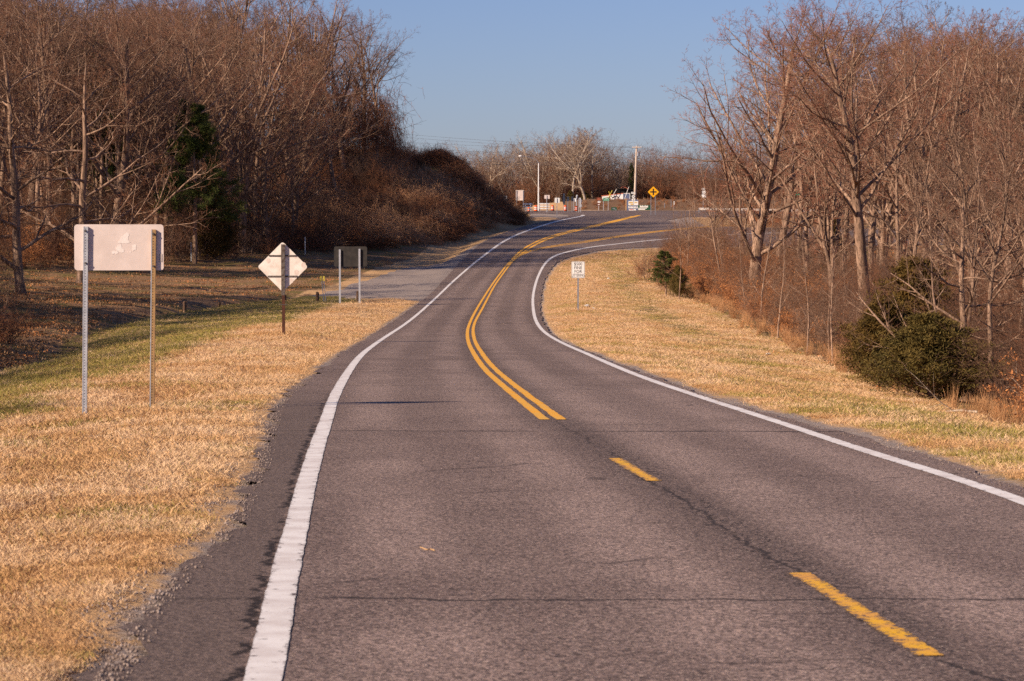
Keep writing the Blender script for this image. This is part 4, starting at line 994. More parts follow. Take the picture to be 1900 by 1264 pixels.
def post_u(root, x, y, z0, z1, mat, hole=True, wd=.075, dp=.075, lean=0.0, side=None, holes_dx=-.004):
    """perforated square sign post (front face with punched holes)"""
    b = MB(); b.box(x-wd/2, x+wd/2, y-dp/2, y+dp/2, z0, z1, .006)
    p = b.build('post', mat, root)
    if lean: p.data.transform(Matrix.Translation((x, y, z1)) @ Matrix.Rotation(lean, 4, 'Y') @ Matrix.Translation((-x, -y, -z1)))
    if hole:
        h = MB(); z = z0+.12
        while z < z1-.02: h.box(x+holes_dx-.0055, x+holes_dx+.0055, y-dp/2-.0015, y-dp/2+.002, z-.0055, z+.0055); z += .0254*1.6
        q = h.build('post_hole', M['hole'], p); q['kind'] = 'stuff'
        if lean: q.data.transform(Matrix.Translation((x, y, z1)) @ Matrix.Rotation(lean, 4, 'Y') @ Matrix.Translation((-x, -y, -z1)))
    return p
def base(name, u, y, label, cat, group=None, vfoot=None):
    p = foot(u, y, 0.0)
    if vfoot is not None: p = at(u, vfoot, y)
    o = empty(name, p); tag(o, label, cat, group); return o
def loc(o, u, v, y=None):
    y = o.location.y if y is None else y; p = at(u, v, y); return p.x-o.location.x, p.z-o.location.z

# large blank sign, seen from behind
YB = 39.2
o = base('sign', 216, YB, 'large blank sign seen from behind on two perforated posts, nearest on the left verge', 'road sign')
x0, z1 = loc(o, 136, 416.5); x1, z0 = loc(o, 302.5, 502)
pn = MB().plate(rrect(x0, x1, z0, z1, .045), .075, .079).build('panel', M['alu'], o)
gx, gz = (x0+x1)/2, (z0+z1)/2
def blob(pts, name, mat, y=.0725):
    q = [loc(o, 120+a/9.5, 400+b/9.5) for a, b in pts]
    k = MB().plate([(a, b) for a, b in q], y, y+.002).build(name, mat, pn); return k
blob([(955, 450), (985, 380), (1040, 340), (1075, 300), (1120, 310), (1125, 350), (1105, 380), (1112, 440), (1150, 475), (1090, 495), (1040, 488), (985, 492), (920, 485)], 'white_patch', M['residue'])
blob([(925, 530), (985, 500), (995, 570), (1035, 605), (1030, 645), (990, 660), (940, 640), (900, 625), (885, 580)], 'white_patch', M['residue'])
blob([(1180, 515), (1250, 515), (1245, 605), (1215, 610), (1185, 630), (1180, 560)], 'white_patch', M['residue'])
blob([(815, 650), (830, 620), (865, 615), (880, 632), (925, 625), (930, 670), (895, 685), (870, 668), (835, 685)], 'white_patch', M['residue'])
blob([(1135, 630), (1158, 630), (1155, 660), (1140, 662)], 'white_patch', M['residue'])
blob([(1652, 678), (1712, 678), (1712, 822), (1652, 822)], 'sticker', M['sticker'])
for k in range(7): blob([(1655, 686+k*19), (1708, 686+k*19), (1708, 694+k*19), (1655, 694+k*19)], 'sticker_bar', M['alu'], .071)
for (ub, ut, vt, mt) in ((155.5, 158.5, 420.5, 'galv'), (281, 284.5, 426, 'rustgalv')):
    xt, zt_ = loc(o, ut, vt); xb, _ = loc(o, ub, 770)
    zb = zt(o.location.x+xb, YB)-o.location.z-.3
    ln = math.atan2(xt-xb, zt_-zb-.0)
    p = post_u(o, xt, 0.05, zb, zt_, M[mt], lean=ln*1.0, wd=.066, dp=.042)
    e = MB().box(xt-.0345, xt-.021, .026, .0285, zb, zt_).build('flange_edge', M['galv'], p)
    e.data.transform(Matrix.Translation((xt, 0.05, zt_)) @ Matrix.Rotation(ln, 4, 'Y') @ Matrix.Translation((-xt, -.05, -zt_)))
    for vv in ((vt+8, vt+68)):
        _, zz = loc(o, 200, vv); MB().rod((xt, .005, zz), (xt, .08, zz), .008).build('bolt', M['bolt'], o)
        MB().rod((xt-.004, .008, zz), (xt-.004, .026, zz), .016, n=6).build('bolt_head', M['bolt'], o)

# weathered diamond sign from behind
YD = 91.5
o = base('sign', 524.5, YD, 'pale weathered diamond sign seen from behind on one reddish brown post', 'road sign')
cx, cz = loc(o, 524.2, 495.3); hd = (570.5-478)/2/F*YD
pn = MB().plate(rdiamond(cx, cz, hd+.01, .075), .066, .072).build('panel', M['alu_white'], o)
xa, zt1 = loc(o, 525, 453.5); xb, zbm = loc(o, 526, 548)
MB().box(xa-.062, xa+.062, -.03, .04, zbm, zt1, .008).build('post_top', M['oldwood'], o)
MB().box(xb-.05, xb+.05, -.035, .045, -.35, zbm-.002, .008).build('post', M['rustwood'], o)
for ua, ub2, vv in ((498.5, 549.5, 474), (496.5, 551.5, 512.3)):
    a, z = loc(o, ua, vv+.6); b2, _ = loc(o, ub2, vv-.8)
    MB().box(a, b2, .042, .064, z-.024, z+.024).build('brace', M['oldwood'], o)
a, z = loc(o, 517, 565.5); b2, _ = loc(o, 534, 565.5); MB().box(a, b2, -.045, -.036, z-.012, z+.012).build('strap', M['bolt'], o)
for (uu, vv, rr) in ((498, 484, .09), (563, 492, .1), (550, 506, .1), (540, 521, .09), (548, 477, .06)):
    a, z = loc(o, uu, vv); MB().plate([(a+rr*math.cos(t)*.8, z+rr*math.sin(t)) for t in np.linspace(0, 6.28, 13)[:-1]], .0648, .0656).build('stain', simple('faded_stain', (.66, .53, .46), (.74, .62, .54), 9, .7), pn)

# dark-backed rectangle
YK = 160
o = base('sign', 650, YK, 'dark-backed rectangular sign on two slim galvanised posts beside the gravel drive', 'road sign')
x0, z1 = loc(o, 619.5, 457.5); x1, z0 = loc(o, 681, 495)
MB().plate(rrect(x0, x1, z0, z1, .1), .06, .07).build('panel', M['black_back'], o)
for ub, ut, vt in ((631.5, 630.5, 463), (668, 667, 462)):
    xt, z = loc(o, ut, vt); MB().box(xt-.055, xt+.055, -.04, .055, -.35, z, .01).build('post', M['galv'], o)

# littering sign
YLs = 146
o = base('sign', 1072.5, YLs, 'white rectangular littering fine notice on a slim post on the right verge', 'road sign')
x0, z1 = loc(o, 1060.3, 485.3); x1, z0 = loc(o, 1085, 516)
pn = MB().plate(rrect(x0, x1, z0, z1, .05), -.004, .002).build('panel', M['sign_white'], o)
wv = .013; cxm = (x0+x1)/2; H = z1-z0
bd = MB()
for a, b2, c, d in ((x0+.02, x1-.02, z1-.033, z1-.02), (x0+.02, x1-.02, z0+.02, z0+.033), (x0+.02, x0+.033, z0+.033, z1-.033), (x1-.033, x1-.02, z0+.033, z1-.033)): bd.box(a, b2, -.0065, -.0045, c, d)
bd.build('border', M['sign_black'], pn)
for i, (s_, sz, wd) in enumerate((('$500', .20, 1.0), ('FINE', .20, 1.0), ('FOR', .20, 1.0), ('LITTERING', .20, .66))):
    text('lettering', s_, cxm, -.006, z1-.145-i*.203, sz*1.12, M['sign_black'], pn, wd)
MB().box(cxm-.04, cxm+.04, .004, .06, -.3, z1-.1, .008).build('post', M['galv_dark'], o)

# stub posts, marker, small utility stakes on the left
for u, y, vt, lb in ((588.5, 172, 541.5, 'short brown wooden stub post left of the thin leaning marker stake'), (664.5, 168, 539.5, 'short brown wooden stub post behind the right leg of the dark-backed sign'),
                 (528.5, 178, 547, 'short brown wooden stub post just right of the diamond sign post'), (342.5, 162, 559, 'short worn wooden stub post out in the green valley grass'), (403, 165, 560, 'broken leaning stump of a post in the green valley grass')):
    p = foot(u, y, 0); h = max(.25, at(u, vt, y).z-p.z); b = MB().rod((0, 0, -.2), (random.uniform(-.02, .02)+(.12 if u == 403 else 0), 0, h*.93), .12, .105, 9); b.rod((0 if u != 403 else .12, 0, h*.92), (.01 if u != 403 else .13, 0, h), .105, .05, 9)
    q = b.build('stub_post', M['post_wood'], None, p); tag(q, lb, 'post', 'wooden stub posts along the drive')
o = base('marker_stake', 601, 170, 'pair of thin leaning marker stakes with small yellow tops beside the drive', 'marker')
xt, z1 = loc(o, 596.5, 512.5); xm, zm = loc(o, 597.5, 519)
MB().rod((-.0, 0, -.1), (xt, 0, z1), .028, n=6).build('stake', M['galv'], o); MB().rod((.13, 0, -.1), (xt+.13, 0, z1), .024, n=6).build('stake', M['galv'], o)
MB().box(xt-.09, xt+.02, -.04, -.03, z1-.3, z1).build('yellow_plate', M['marker_yellow'], o); MB().box(xt+.09, xt+.2, -.04, -.03, z1-.3, z1).build('yellow_plate', M['marker_yellow'], o)
for u, y, v0, v1, lb in ((355, 235, 468, 450, 'thin white utility marker stake at the foot of the left woods'), (566.5, 262, 466, 440, 'thin pale stake standing against the vine thicket')):
    p = foot(u, y, 0); h = at(u, v1, y).z-p.z; b = MB().box(-.045, .045, -.02, .02, -.2, max(h, .6)-.12, .01).box(-.05, .05, -.025, .025, max(h, .6)-.12, max(h, .6), .01)
    tag(b.build('marker_stake', M['sign_white'], None, p), lb, 'marker')
# litter
for u, v, y, sz, lb in ((1090, 562, 152, .22, 'crumpled white litter in the right verge grass, nearest the littering sign'), (1101, 568.5, 149, .14, 'small white cup on the right verge grass'), (1128.5, 503, 205, .16, 'small white scrap far up the right verge'),
                        (265, 774, 40, .07, 'small crumpled paper at the foot of the right post of the large blank sign'), (1427, 663.5, 96, .13, 'white scrap on the bare strip above the right verge'), (1620, 714, 74, .11, 'pale green can at the right grass edge'), (1749, 756, 62, .09, 'tiny white scrap near the dark cedars')):
    x = (u-950)/F*y; rng = random.Random(u); V = [(rng.uniform(-1, 1)*sz, rng.uniform(-.6, .6)*sz, rng.uniform(0, .7)*sz) for _ in range(11)]
    bm = __import__('bmesh').new(); [bm.verts.new(v_) for v_ in V]; __import__('bmesh').ops.convex_hull(bm, input=bm.verts); me = bpy.data.meshes.new('litter'); bm.to_mesh(me); bm.free()
    tag(link('litter', me, None, M['litter'] if 'green' not in lb else M['sign_green'], (x, y, zt(x, y)+.02)), lb, 'litter')
p = gp(790, 1019); V = path([(779, 1017), (785, 1019), (792, 1022), (797, 1020), (806, 1023)], 2)
b = MB()
for a, c in zip(V[:-1], V[1:]): b.rod((a[0], a[1], float(ZR(a[1]))+.006), (c[0], c[1], float(ZR(c[1]))+.006), .004, n=5)
tag(b.build('twig', M['tan_wood'], None), 'short pale twig lying on the near left lane', 'twig')

# ------------------------------------------------------------------ the junction
def small_sign(u0, u1, v0, v1, upost, vfoot, y, label, mat, back=True, posts=None, group=None, shape='rect', postmat='galv', extra=None, cat='road sign', name='sign'):
    """panel plus its posts; vfoot: where the post meets the ground"""
    o = base(name, upost, y, label, cat, group, vfoot); zg = -.35
    xa, z1 = loc(o, u0, v0); xb, z0 = loc(o, u1, v1)
    if shape == 'rect': out = rrect(xa, xb, z0, z1, min(.07, (xb-xa)*.15))
    elif shape == 'oct': c = (xa+xb)/2, (z0+z1)/2; rx, rz = (xb-xa)/2, (z1-z0)/2; out = [(c[0]+rx*1.08*math.cos(R(22.5+45*i)), c[1]+rz*1.08*math.sin(R(22.5+45*i))) for i in range(8)]
    else: out = rdiamond((xa+xb)/2, (z0+z1)/2, (xb-xa)/2, .1)
    pn = MB().plate(out, .0, .02).build('panel', M[mat], o)
    for pu in (posts or [upost]):
        xp, _ = loc(o, pu, 0)
        yy = (-.075, -.005) if back else (.025, .095)
        MB().box(xp-.045, xp+.045, yy[0], yy[1], zg, z1-.05 if back else (z0+z1)/2, .01).build('post', M[postmat], o)
    if extra: extra(o, pn)
    return o
G = 432
small_sign(933.7, 941, 363.5, 371, 937, 391, G, 'small grey sign back at the far left of the junction', 'galv')
def frame(o, pn):
    x0, z1 = loc(o, 957.2, 353); x1, z0 = loc(o, 972.3, 372); b = MB(); b.box(x0, x1, -.03, -.002, z1-.08, z1).box(x0, x1, -.03, -.002, z0, z0+.08); b.build('stiffener', M['alu_white'], pn)
small_sign(957.2, 972.3, 353, 372, 965, 396, 418, 'tall rectangular sign back on two posts left of the lamp pole', 'alu', posts=[958.6, 970.8], extra=frame, postmat='galv_dark')
small_sign(1010, 1020, 362, 369, 1014.6, 392, G, 'small pale sign back just right of the lamp pole', 'alu')
small_sign(1029.2, 1038.5, 367.3, 376.8, 1033.6, 405.5, 398, 'white square sign back standing on the gravel island', 'sign_white')
def shields(o, pn):
    for v0, v1, w_ in ((359, 364, 3.4), (364.5, 370, 4.4), (370.5, 376, 4.8), (376.5, 379.5, 2.6)):
        xa, z1 = loc(o, 1046.3-w_/2, v0); xb, z0 = loc(o, 1046.3+w_/2, v1); MB().plate(rrect(xa, xb, z0, z1, .08), -.03, -.004).build('shield', M['sign_blueblack'], o)
small_sign(1044.6, 1048.0, 359, 379.5, 1046.3, 391.5, G, 'dark stack of route shields on one post in front of the golden bank', 'sign_blueblack', extra=shields, back=False, postmat='galv_dark')
def two_dark(u):
    def f(o, pn):
        for v0, v1 in ((365, 368.6), (369.1, 373.5)):
            xa, z1 = loc(o, u-2.1, v0); xb, z0 = loc(o, u+2.1, v1); MB().plate(rrect(xa, xb, z0, z1, .05), -.03, -.004).build('plate', M['sign_blueblack'], o)
    return f
small_sign(1052.4, 1055.6, 365, 373.5, 1053.8, 391.5, G, 'pair of dark route plates on a post, the left of two alike', 'sign_blueblack', extra=two_dark(1054), back=False, postmat='galv_dark')
small_sign(1060.4, 1063.6, 365, 373.5, 1061.6, 391.5, G+1, 'pair of dark route plates on a post, the right of two alike', 'sign_blueblack', extra=two_dark(1062), back=False, postmat='galv_dark')
small_sign(1064.5, 1070.2, 368.3, 374.4, 1067.3, 391.5, G+2, 'low white sign back on two legs left of the stop sign back', 'sign_white', posts=[1064.9, 1069.4])
small_sign(1069, 1072, 362, 367.8, 1070.4, 391.5, G+3, 'very small white plate on a tall post left of the stop sign back', 'sign_white')
def lower(o, pn):
    xa, z1 = loc(o, 1074.8, 379.3); xb, z0 = loc(o, 1079.6, 384.6); MB().plate(rrect(xa, xb, z0, z1, .05), .0, .02).build('lower_plate', M['sign_white'], o)
small_sign(1073.6, 1079.2, 367.3, 379, 1077.5, 391.5, G, 'white octagonal stop sign back with a small plate below', 'sign_white', shape='oct', posts=[1074.3, 1077.5], extra=lower)

def drum(u, v0, v1, y, label):
    o = base('traffic_drum', u, y, label, 'traffic drum', 'orange and white drums along the far side of the junction', v1)
    h = at(u, v0, y).z-o.location.z; s = h/1.0
    MB().lathe([(r*s, z*s) for r, z in ((.36, 0), (.36, .05), (.30, .07), (.29, .12))]).build('base', M['rubber'], o)
    MB().lathe([(r*s, z*s) for r, z in ((.285, .12), (.285, .30), (.27, .31), (.27, .55), (.255, .56), (.255, .78), (.235, .80), (.235, .90), (.20, .97), (.12, 1.0))], 16).build('body', M['orange'], o, smooth=False)
    for z0, z1, r in ((.33, .45, .276), (.60, .72, .261)):
        MB().lathe([(r*s, z0*s), (r*s, z1*s)], 16).build('white_band', M['refl_white'], o)
for u, v0, v1, y, lb in ((926.3, 384, 391.5, 440, 'partly hidden drum farthest left beside the vine bank'), (942.5, 383.3, 392.3, 436, 'drum right of the small grey sign back'), (981.3, 384.8, 392.6, 438, 'drum standing behind the shaded left barricade'),
                         (994.5, 381, 392.8, 433, 'drum between the two barricades'), (1025.3, 380.8, 391.5, 434, 'drum right of the white barricade'), (1048.8, 381.2, 392, 433, 'drum at the foot of the dark route shields'), (1069.2, 382.3, 392, 433, 'drum below the white sign backs, rightmost of the drums')):
    drum(u, v0, v1, y, 'orange and white '+lb)
def barricade(u0, u1, y, v, label, mat, foot_):
    o = base('barricade', (u0+u1)/2, y, label, 'barricade', 'road closure barricades', foot_)
    for v0, v1 in v:
        xa, z1 = loc(o, u0, v0); xb, z0 = loc(o, u1, v1); r = MB().box(xa, xb, -.03, .0, z0, z1).build('rail', M[mat], o)
        for k in range(5):
            a = xa+(xb-xa)*(.08+k*.19); MB().plate([(a, z0+.001), (a+.12, z0+.001), (a+.24, z1-.001), (a+.12, z1-.001)], -.034, -.0305).build('stripe', M['orange' if mat == 'sign_white' and 0 else ('galv' if mat == 'sign_white' else 'sign_blueblack')], r) if k % 2 == 0 else None
    for uu in (u0+3.5, u1-3.5):
        xp, z1 = loc(o, uu, v[0][0]-.4); MB().box(xp-.05, xp+.05, .005, .08, 0, z1).build('upright', M['galv'], o); MB().box(xp-.05, xp+.05, -.6, .7, 0, .07).build('foot', M['galv'], o)
barricade(971.3, 988.2, 431, ((377.4, 380), (382.6, 384.6), (387.2, 389)), 'three-rail barricade coloured blue-grey for its shade, left of the lamp pole', 'blue', 392.6)  # blue-grey rail colour stands in for the shade on it
barricade(998, 1019.5, 432, ((377.2, 379.4), (381.7, 384), (386, 388)), 'three-rail white barricade in sunlight right of the lamp pole', 'sign_white', 392)

# street lamp
YP = 445
o = base('street_lamp', 999, YP, 'tall thin pale street lamp pole with a curved arm to the left', 'street lamp', None, 391)
xt, zt1 = loc(o, 999.3, 303)
MB().rod((0, 0, -.3), (xt, 0, zt1), .125, .07, 10).build('pole', M['trailer_white'], o)
P_ = [loc(o, a, b) for a, b in ((999.3, 303), (996, 297.5), (989, 294), (980, 291.5), (969, 289.3))]
b = MB()
for a, c in zip(P_[:-1], P_[1:]): b.rod((a[0], 0, a[1]), (c[0], 0, c[1]), .045, .04, 6)
b.build('arm', M['galv_dark'], o)
xh, zh = loc(o, 965.5, 289.3); b = MB(); b.lathe([(.05, .1), (.2, .03), (.26, -.04), (.2, -.14), (.08, -.19)], 10); l = b.build('lamp_head', M['trailer_white'], o); l.location = (xh, 0, zh); l.scale = (1.2, .8, 1)

# utility pole and wires
YU = 482
o = base('utility_pole', 1177.5, YU, 'wooden utility pole with a crossarm and transformer behind the billboard', 'utility pole', None, 374)
xt, z1 = loc(o, 1181.3, 271); MB().rod((0, 0, -.5), (xt, 0, z1), .24, .16, 12).build('pole', M['wood_pole'], o)
xa, zc = loc(o, 1173, 273.4); xb, _ = loc(o, 1190, 273.4); MB().box(xa, xb, -.28, -.17, zc-.09, zc+.07).build('crossarm', M['wood_pole'], o)
for k in (.04, .32, .68, .96): MB().rod((xa+(xb-xa)*k, -.22, zc+.07), (xa+(xb-xa)*k, -.22, zc+.26), .05, .035, 6).build('insulator', M['galv'], o)
xc_, zc_ = loc(o, 1184.2, 286); MB().lathe([(.1, .42), (.24, .36), (.26, -.34), (.2, -.42)], 10, (xc_, -.05)).build('transformer', M['galv_dark'], o).location = (0, 0, zc_)
def wire(pts, y0, y1, label, r=.016, grp='overhead power lines'):
    P_ = []; n = 24
    us = [p[0] for p in pts]
    for i in range(n+1):
        u = us[0]+(us[-1]-us[0])*i/n; v = float(np.interp(u, us, [p[1] for p in pts])) if len(pts) < 3 else float(np.polyval(np.polyfit(us, [p[1] for p in pts], 2), u))
        P_.append(at(u, v, y0+(y1-y0)*i/n))
    b = MB()
    for a, c in zip(P_[:-1], P_[1:]): b.rod(a, c, r, n=5)
    tag(b.build('power_line', M['wire'], None), label, 'power line', grp)
wire([(610, 236), (735, 247), (880, 259), (1060, 270), (1174, 272.5)], 500, YU, 'topmost of the four thin upper wires crossing the sky to the pole')
wire([(610, 241), (735, 252), (870, 263.5), (1060, 274), (1189, 273)], 503, YU, 'second of the four thin upper wires crossing the sky')
wire([(640, 259), (790, 265.5), (870, 270), (1060, 277), (1181, 279)], 506, YU+.5, 'third of the four thin upper wires crossing the sky')
wire([(640, 268), (770, 275), (870, 280.8), (1060, 289), (1181, 292)], 509, YU+.6, 'lowest of the four thin upper wires crossing the sky')
wire([(640, 288), (825, 297), (890, 300), (1060, 303), (1180, 302)], 512, YU+.7, 'upper of the two thicker low wires above the vine bank', .032)
wire([(640, 294), (828, 302), (900, 305.5), (1060, 307), (1180, 305)], 512, YU+.8, 'lower of the two thicker low wires above the vine bank', .032)
wire([(1182, 302), (1240, 312), (1330, 333), (1460, 352)], YU, 470, 'black service cable sloping right from the utility pole', .05)
wire([(1182, 272), (1240, 286), (1330, 300), (1460, 318)], YU, 470, 'thin wire sloping right from the crossarm of the utility pole', .016)
# signs right of centre
def brown(o, pn):
    xa, z1 = loc(o, 1109, 373); xb, z0 = loc(o, 1114.2, 376.3); MB().plate(rrect(xa, xb, z0, z1, .03), .0, .02).build('white_plate', M['sign_white'], o)
    xa, z1 = loc(o, 1108.2, 377.2); xb, z0 = loc(o, 1114, 382); q = MB().plate(rrect(xa, xb, z0, z1, .04), .0, .02).build('lower_plate', M['sign_brown'], o)
    a, z1b = loc(o, 1109.6, 379); b2, z0b = loc(o, 1112.6, 380.4); MB().box(a, b2, -.004, -.001, z0b, z1b).build('white_mark', M['sign_white'], q)
    xa, z1 = loc(o, 1107, 366.5); xb, z0 = loc(o, 1115.8, 372)
    for k, wv in ((.28, .5), (.68, .7)):
        c = (xa+xb)/2; zz = z1+(z0-z1)*k; MB().box(c-(xb-xa)*wv/2, c+(xb-xa)*wv/2, -.004, -.001, zz-.035, zz+.035).build('lettering', M['orange_red'], pn)
small_sign(1106.6, 1116, 366.4, 372.2, 1111.3, 391.5, 452, 'brown guide sign with two smaller plates below on one post', 'sign_brown', back=False, extra=brown)
def greens(o, pn):
    for u0, u1, v0, v1 in ((1119.9, 1121, 368, 369.1), (1123, 1128.6, 368.2, 369), (1120, 1126.4, 370.8, 371.5), (1127.9, 1129.1, 370.6, 371.9)):
        a, z1 = loc(o, u0, v0); b2, z0 = loc(o, u1, v1); MB().box(a, b2, -.005, -.001, z0, z1).build('lettering', M['sign_white'], pn)
small_sign(1118.8, 1130.4, 367, 373, 1124.5, 391.5, 452, 'green destination sign with two lines on two legs', 'sign_green', back=False, posts=[1120.2, 1129], extra=greens)
def lot(o, pn):
    a, z1 = loc(o, 1136.6, 386.2); b2, z0 = loc(o, 1141.6, 388.4); MB().box(a, b2, -.005, -.001, z0, z1).build('lettering', M['galv_dark'], pn)
    a, z1 = loc(o, 1140.5, 389); b2, z0 = loc(o, 1144, 390.3); MB().box(a, b2, -.005, -.001, z0, z1).build('lettering', M['galv_dark'], pn)
small_sign(1134.3, 1144.6, 384.7, 390.6, 1139.5, 391.3, 458, 'small dark green board low against the brown bank', 'dk_green', back=False, posts=[1135.5, 1143.3], extra=lot, cat='board', name='notice_board')
# billboard
YBb = 458
o = base('billboard', 1173, YBb, 'blue framed notice board with pale printed panels on two tan posts', 'billboard', None, 392)
for pu in (1161.6, 1183.2):
    x, z1 = loc(o, pu, 368); MB().box(x-.07, x+.07, .02, .16, -.3, z1, .01).build('post', M['tan_wood'], o)
x0, z1 = loc(o, 1163, 370.6); x1, z0 = loc(o, 1184.3, 391); MB().box(x0, x1, -.03, .01, z0, z1).build('backboard', M['blue'], o)
x0, z1 = loc(o, 1166, 373.3); x1, z0 = loc(o, 1184, 381); q = MB().box(x0, x1, -.055, -.032, z0, z1).build('upper_panel', M['sign_white'], o)
for u0, u1, v0, v1 in ((1166.8, 1174.5, 375, 377.6), (1170, 1175.2, 378.4, 380.5), (1177, 1182.5, 375.4, 377)):
    a, c1 = loc(o, u0, v0); b2, c0 = loc(o, u1, v1); MB().box(a, b2, -.06, -.057, c0, c1).build('print', M['orange_text'], q)
x0, z1 = loc(o, 1165.8, 382.5); x1, z0 = loc(o, 1183.6, 386.5); q = MB().box(x0, x1, -.055, -.032, z0, z1).build('middle_panel', M['sign_white'], o)
for u0, u1, v0, v1 in ((1166.8, 1171.5, 383.5, 384.6), (1172.5, 1178, 383.2, 384.3), (1179, 1182.6, 383.2, 385)):
    a, c1 = loc(o, u0, v0); b2, c0 = loc(o, u1, v1); MB().box(a, b2, -.06, -.057, c0, c1).build('print', M['blue'], q)
x0, z1 = loc(o, 1166.8, 388); x1, z0 = loc(o, 1180, 391); q = MB().box(x0, x1, -.055, -.032, z0, z1).build('lower_panel', M['sign_white'], o)
a, c1 = loc(o, 1168, 388.3); b2, c0 = loc(o, 1176, 389.3); MB().box(a, b2, -.06, -.057, c0, c1).build('print', M['red'], q)
# route marker
def route(o, pn):
    b = MB(); a, z1 = loc(o, 1171.8, 362.1); b2, z0 = loc(o, 1178.3, 367.6); c = ((a+b2)/2, (z0+z1)/2); rr = (b2-a)/2*.9
    sq = MB().box(a-.03, b2+.03, .0, .02, z0-.03, z1+.03).build('shield', M['sign_black'], o)
    MB().plate([(c[0]+rr*math.cos(t), c[1]+rr*math.sin(t)) for t in np.linspace(0, 2*math.pi, 21)[:-1]], -.006, -.001).build('disc', M['sign_white'], sq)
    text('lettering', '80', c[0], -.008, c[1], rr*1.5, M['sign_black'], sq, .75)
    a, z1 = loc(o, 1172.2, 368.6); b2, z0 = loc(o, 1178.4, 372.4); q = MB().plate(rrect(a, b2, z0, z1, .04), 0, .02).build('arrow_plate', M['sign_white'], o)
    c = ((a+b2)/2, (z0+z1)/2); MB().plate([(c[0]-.09, c[1]), (c[0]+.02, c[1]+.12), (c[0]+.02, c[1]+.03), (c[0]+.12, c[1]+.03), (c[0]+.12, c[1]-.03), (c[0]+.02, c[1]-.03), (c[0]+.02, c[1]-.12)], -.006, -.001).build('arrow', M['sign_black'], q)
    a, z1 = loc(o, 1171.4, 356.4); b2, z0 = loc(o, 1178, 359.7); [MB().box(a+.1+k*.11, a+.17+k*.11, -.006, -.001, z0+.1, z1-.09).build('lettering', M['sign_black'], pn) for k in range(4)]
small_sign(1171.2, 1178.2, 356.4, 359.8, 1176.4, 393, 446, 'white route marker with direction plate above and arrow below, on one slim post', 'sign_white', back=False, extra=route)
# dark green board with white print
def lake(o, pn):
    a, z1 = loc(o, 1187, 381.3); b2, z0 = loc(o, 1202.6, 385.2)
    for k, hh in enumerate((1, .8, .95, .7, 1, .85, .9)):
        w_ = (b2-a)/7; MB().box(a+w_*k+.02, a+w_*(k+1)-.02, -.006, -.001, z0, z0+(z1-z0)*hh).build('lettering', M['sign_white'], pn)
    for u0, u1, v0, v1 in ((1184.3, 1200, 386, 387.2), (1184.3, 1197, 388, 389.6)):
        a, z1 = loc(o, u0, v0); b2, z0 = loc(o, u1, v1); MB().box(a, b2, -.006, -.001, z0, z1).build('print', M['sign_white'], pn)
small_sign(1183.8, 1206.8, 380.8, 390.4, 1195, 391.6, 455, 'long dark green board with white lettering right of the billboard', 'dk_green', back=False, posts=[1186.5, 1204], extra=lake, cat='board', name='notice_board', postmat='tan_wood')
# crossroads warning
def cross(o, pn):
    cx, cz = loc(o, 1212.3, 356.3); a, b2 = .10, .48
    MB().plate([(cx-a, cz-b2), (cx+a, cz-b2), (cx+a, cz-a), (cx+b2, cz-a), (cx+b2, cz+a), (cx+a, cz+a), (cx+a, cz+b2), (cx-a, cz+b2), (cx-a, cz+a), (cx-b2, cz+a), (cx-b2, cz-a), (cx-a, cz-a)], -.006, -.001).build('crossroads_symbol', M['sign_black'], pn)
    for dx in (-4, 4):
        x, z1 = loc(o, 1212.5+dx, 365); 
small_sign(1201.8, 1222.8, 345.8, 366.8, 1212.5, 395, 404, 'yellow diamond crossroads warning sign with a black cross on two slim legs', 'sign_yellow', back=False, shape='diamond', posts=[1208.5, 1216.6], extra=cross, postmat='galv_dark')
# right of it, seen through branches
def rt2(o, pn):
    for v0, v1, w_ in ((354, 360, 6.4), (361, 366.4, 8)):
        xa, z1 = loc(o, 1305.8-w_/2, v0); xb, z0 = loc(o, 1305.8+w_/2, v1); MB().plate(rrect(xa, xb, z0, z1, .08), 0, .02).build('plate', M['sign_white'], o)
small_sign(1302, 1309.4, 349, 352.4, 1305.8, 392, 446, 'white route markers behind branches above the left end of the guardrail', 'sign_white', back=False, extra=rt2)
small_sign(1474, 1488.5, 353.5, 362.5, 1481, 392, 450, 'green highway sign glimpsed through the right woods', 'sign_green', back=False, posts=[1476.5, 1486])
for k, u in enumerate((1233, 1245.2)):
    p = at(u, 392, 462); b = MB().box(-.05, .05, -.05, .05, -.3, (at(u, 371 if k else 377, 462).z-p.z), .01); tag(b.build('fence_post', M['galv_dark'], None, p), ['short slim grey post on the brown bank nearest the yellow diamond sign', 'tall slim grey post on the brown bank left of the small white plates'][k], 'post')
o = base('mail_marker', 1250.5, 460, 'two small white plates stacked on a thin post by the brown bank', 'marker', None, 391)
x, z1 = loc(o, 1250.3, 374); MB().rod((0, 0, -.2), (0, 0, z1), .03, n=6).build('post', M['galv_dark'], o)
for v in (375.2, 378.4): _, z = loc(o, 1250, v); MB().plate([(.14*math.cos(t), z+.12*math.sin(t)) for t in np.linspace(0, 6.28, 13)[:-1]], -.05, -.035).build('plate', M['sign_white'], o)
# bush-high rail fence line on the bank crest
o = base('rail_fence', 1100, 478, 'thin pale rail line along the crest of the brown bank', 'fence', None, 374)
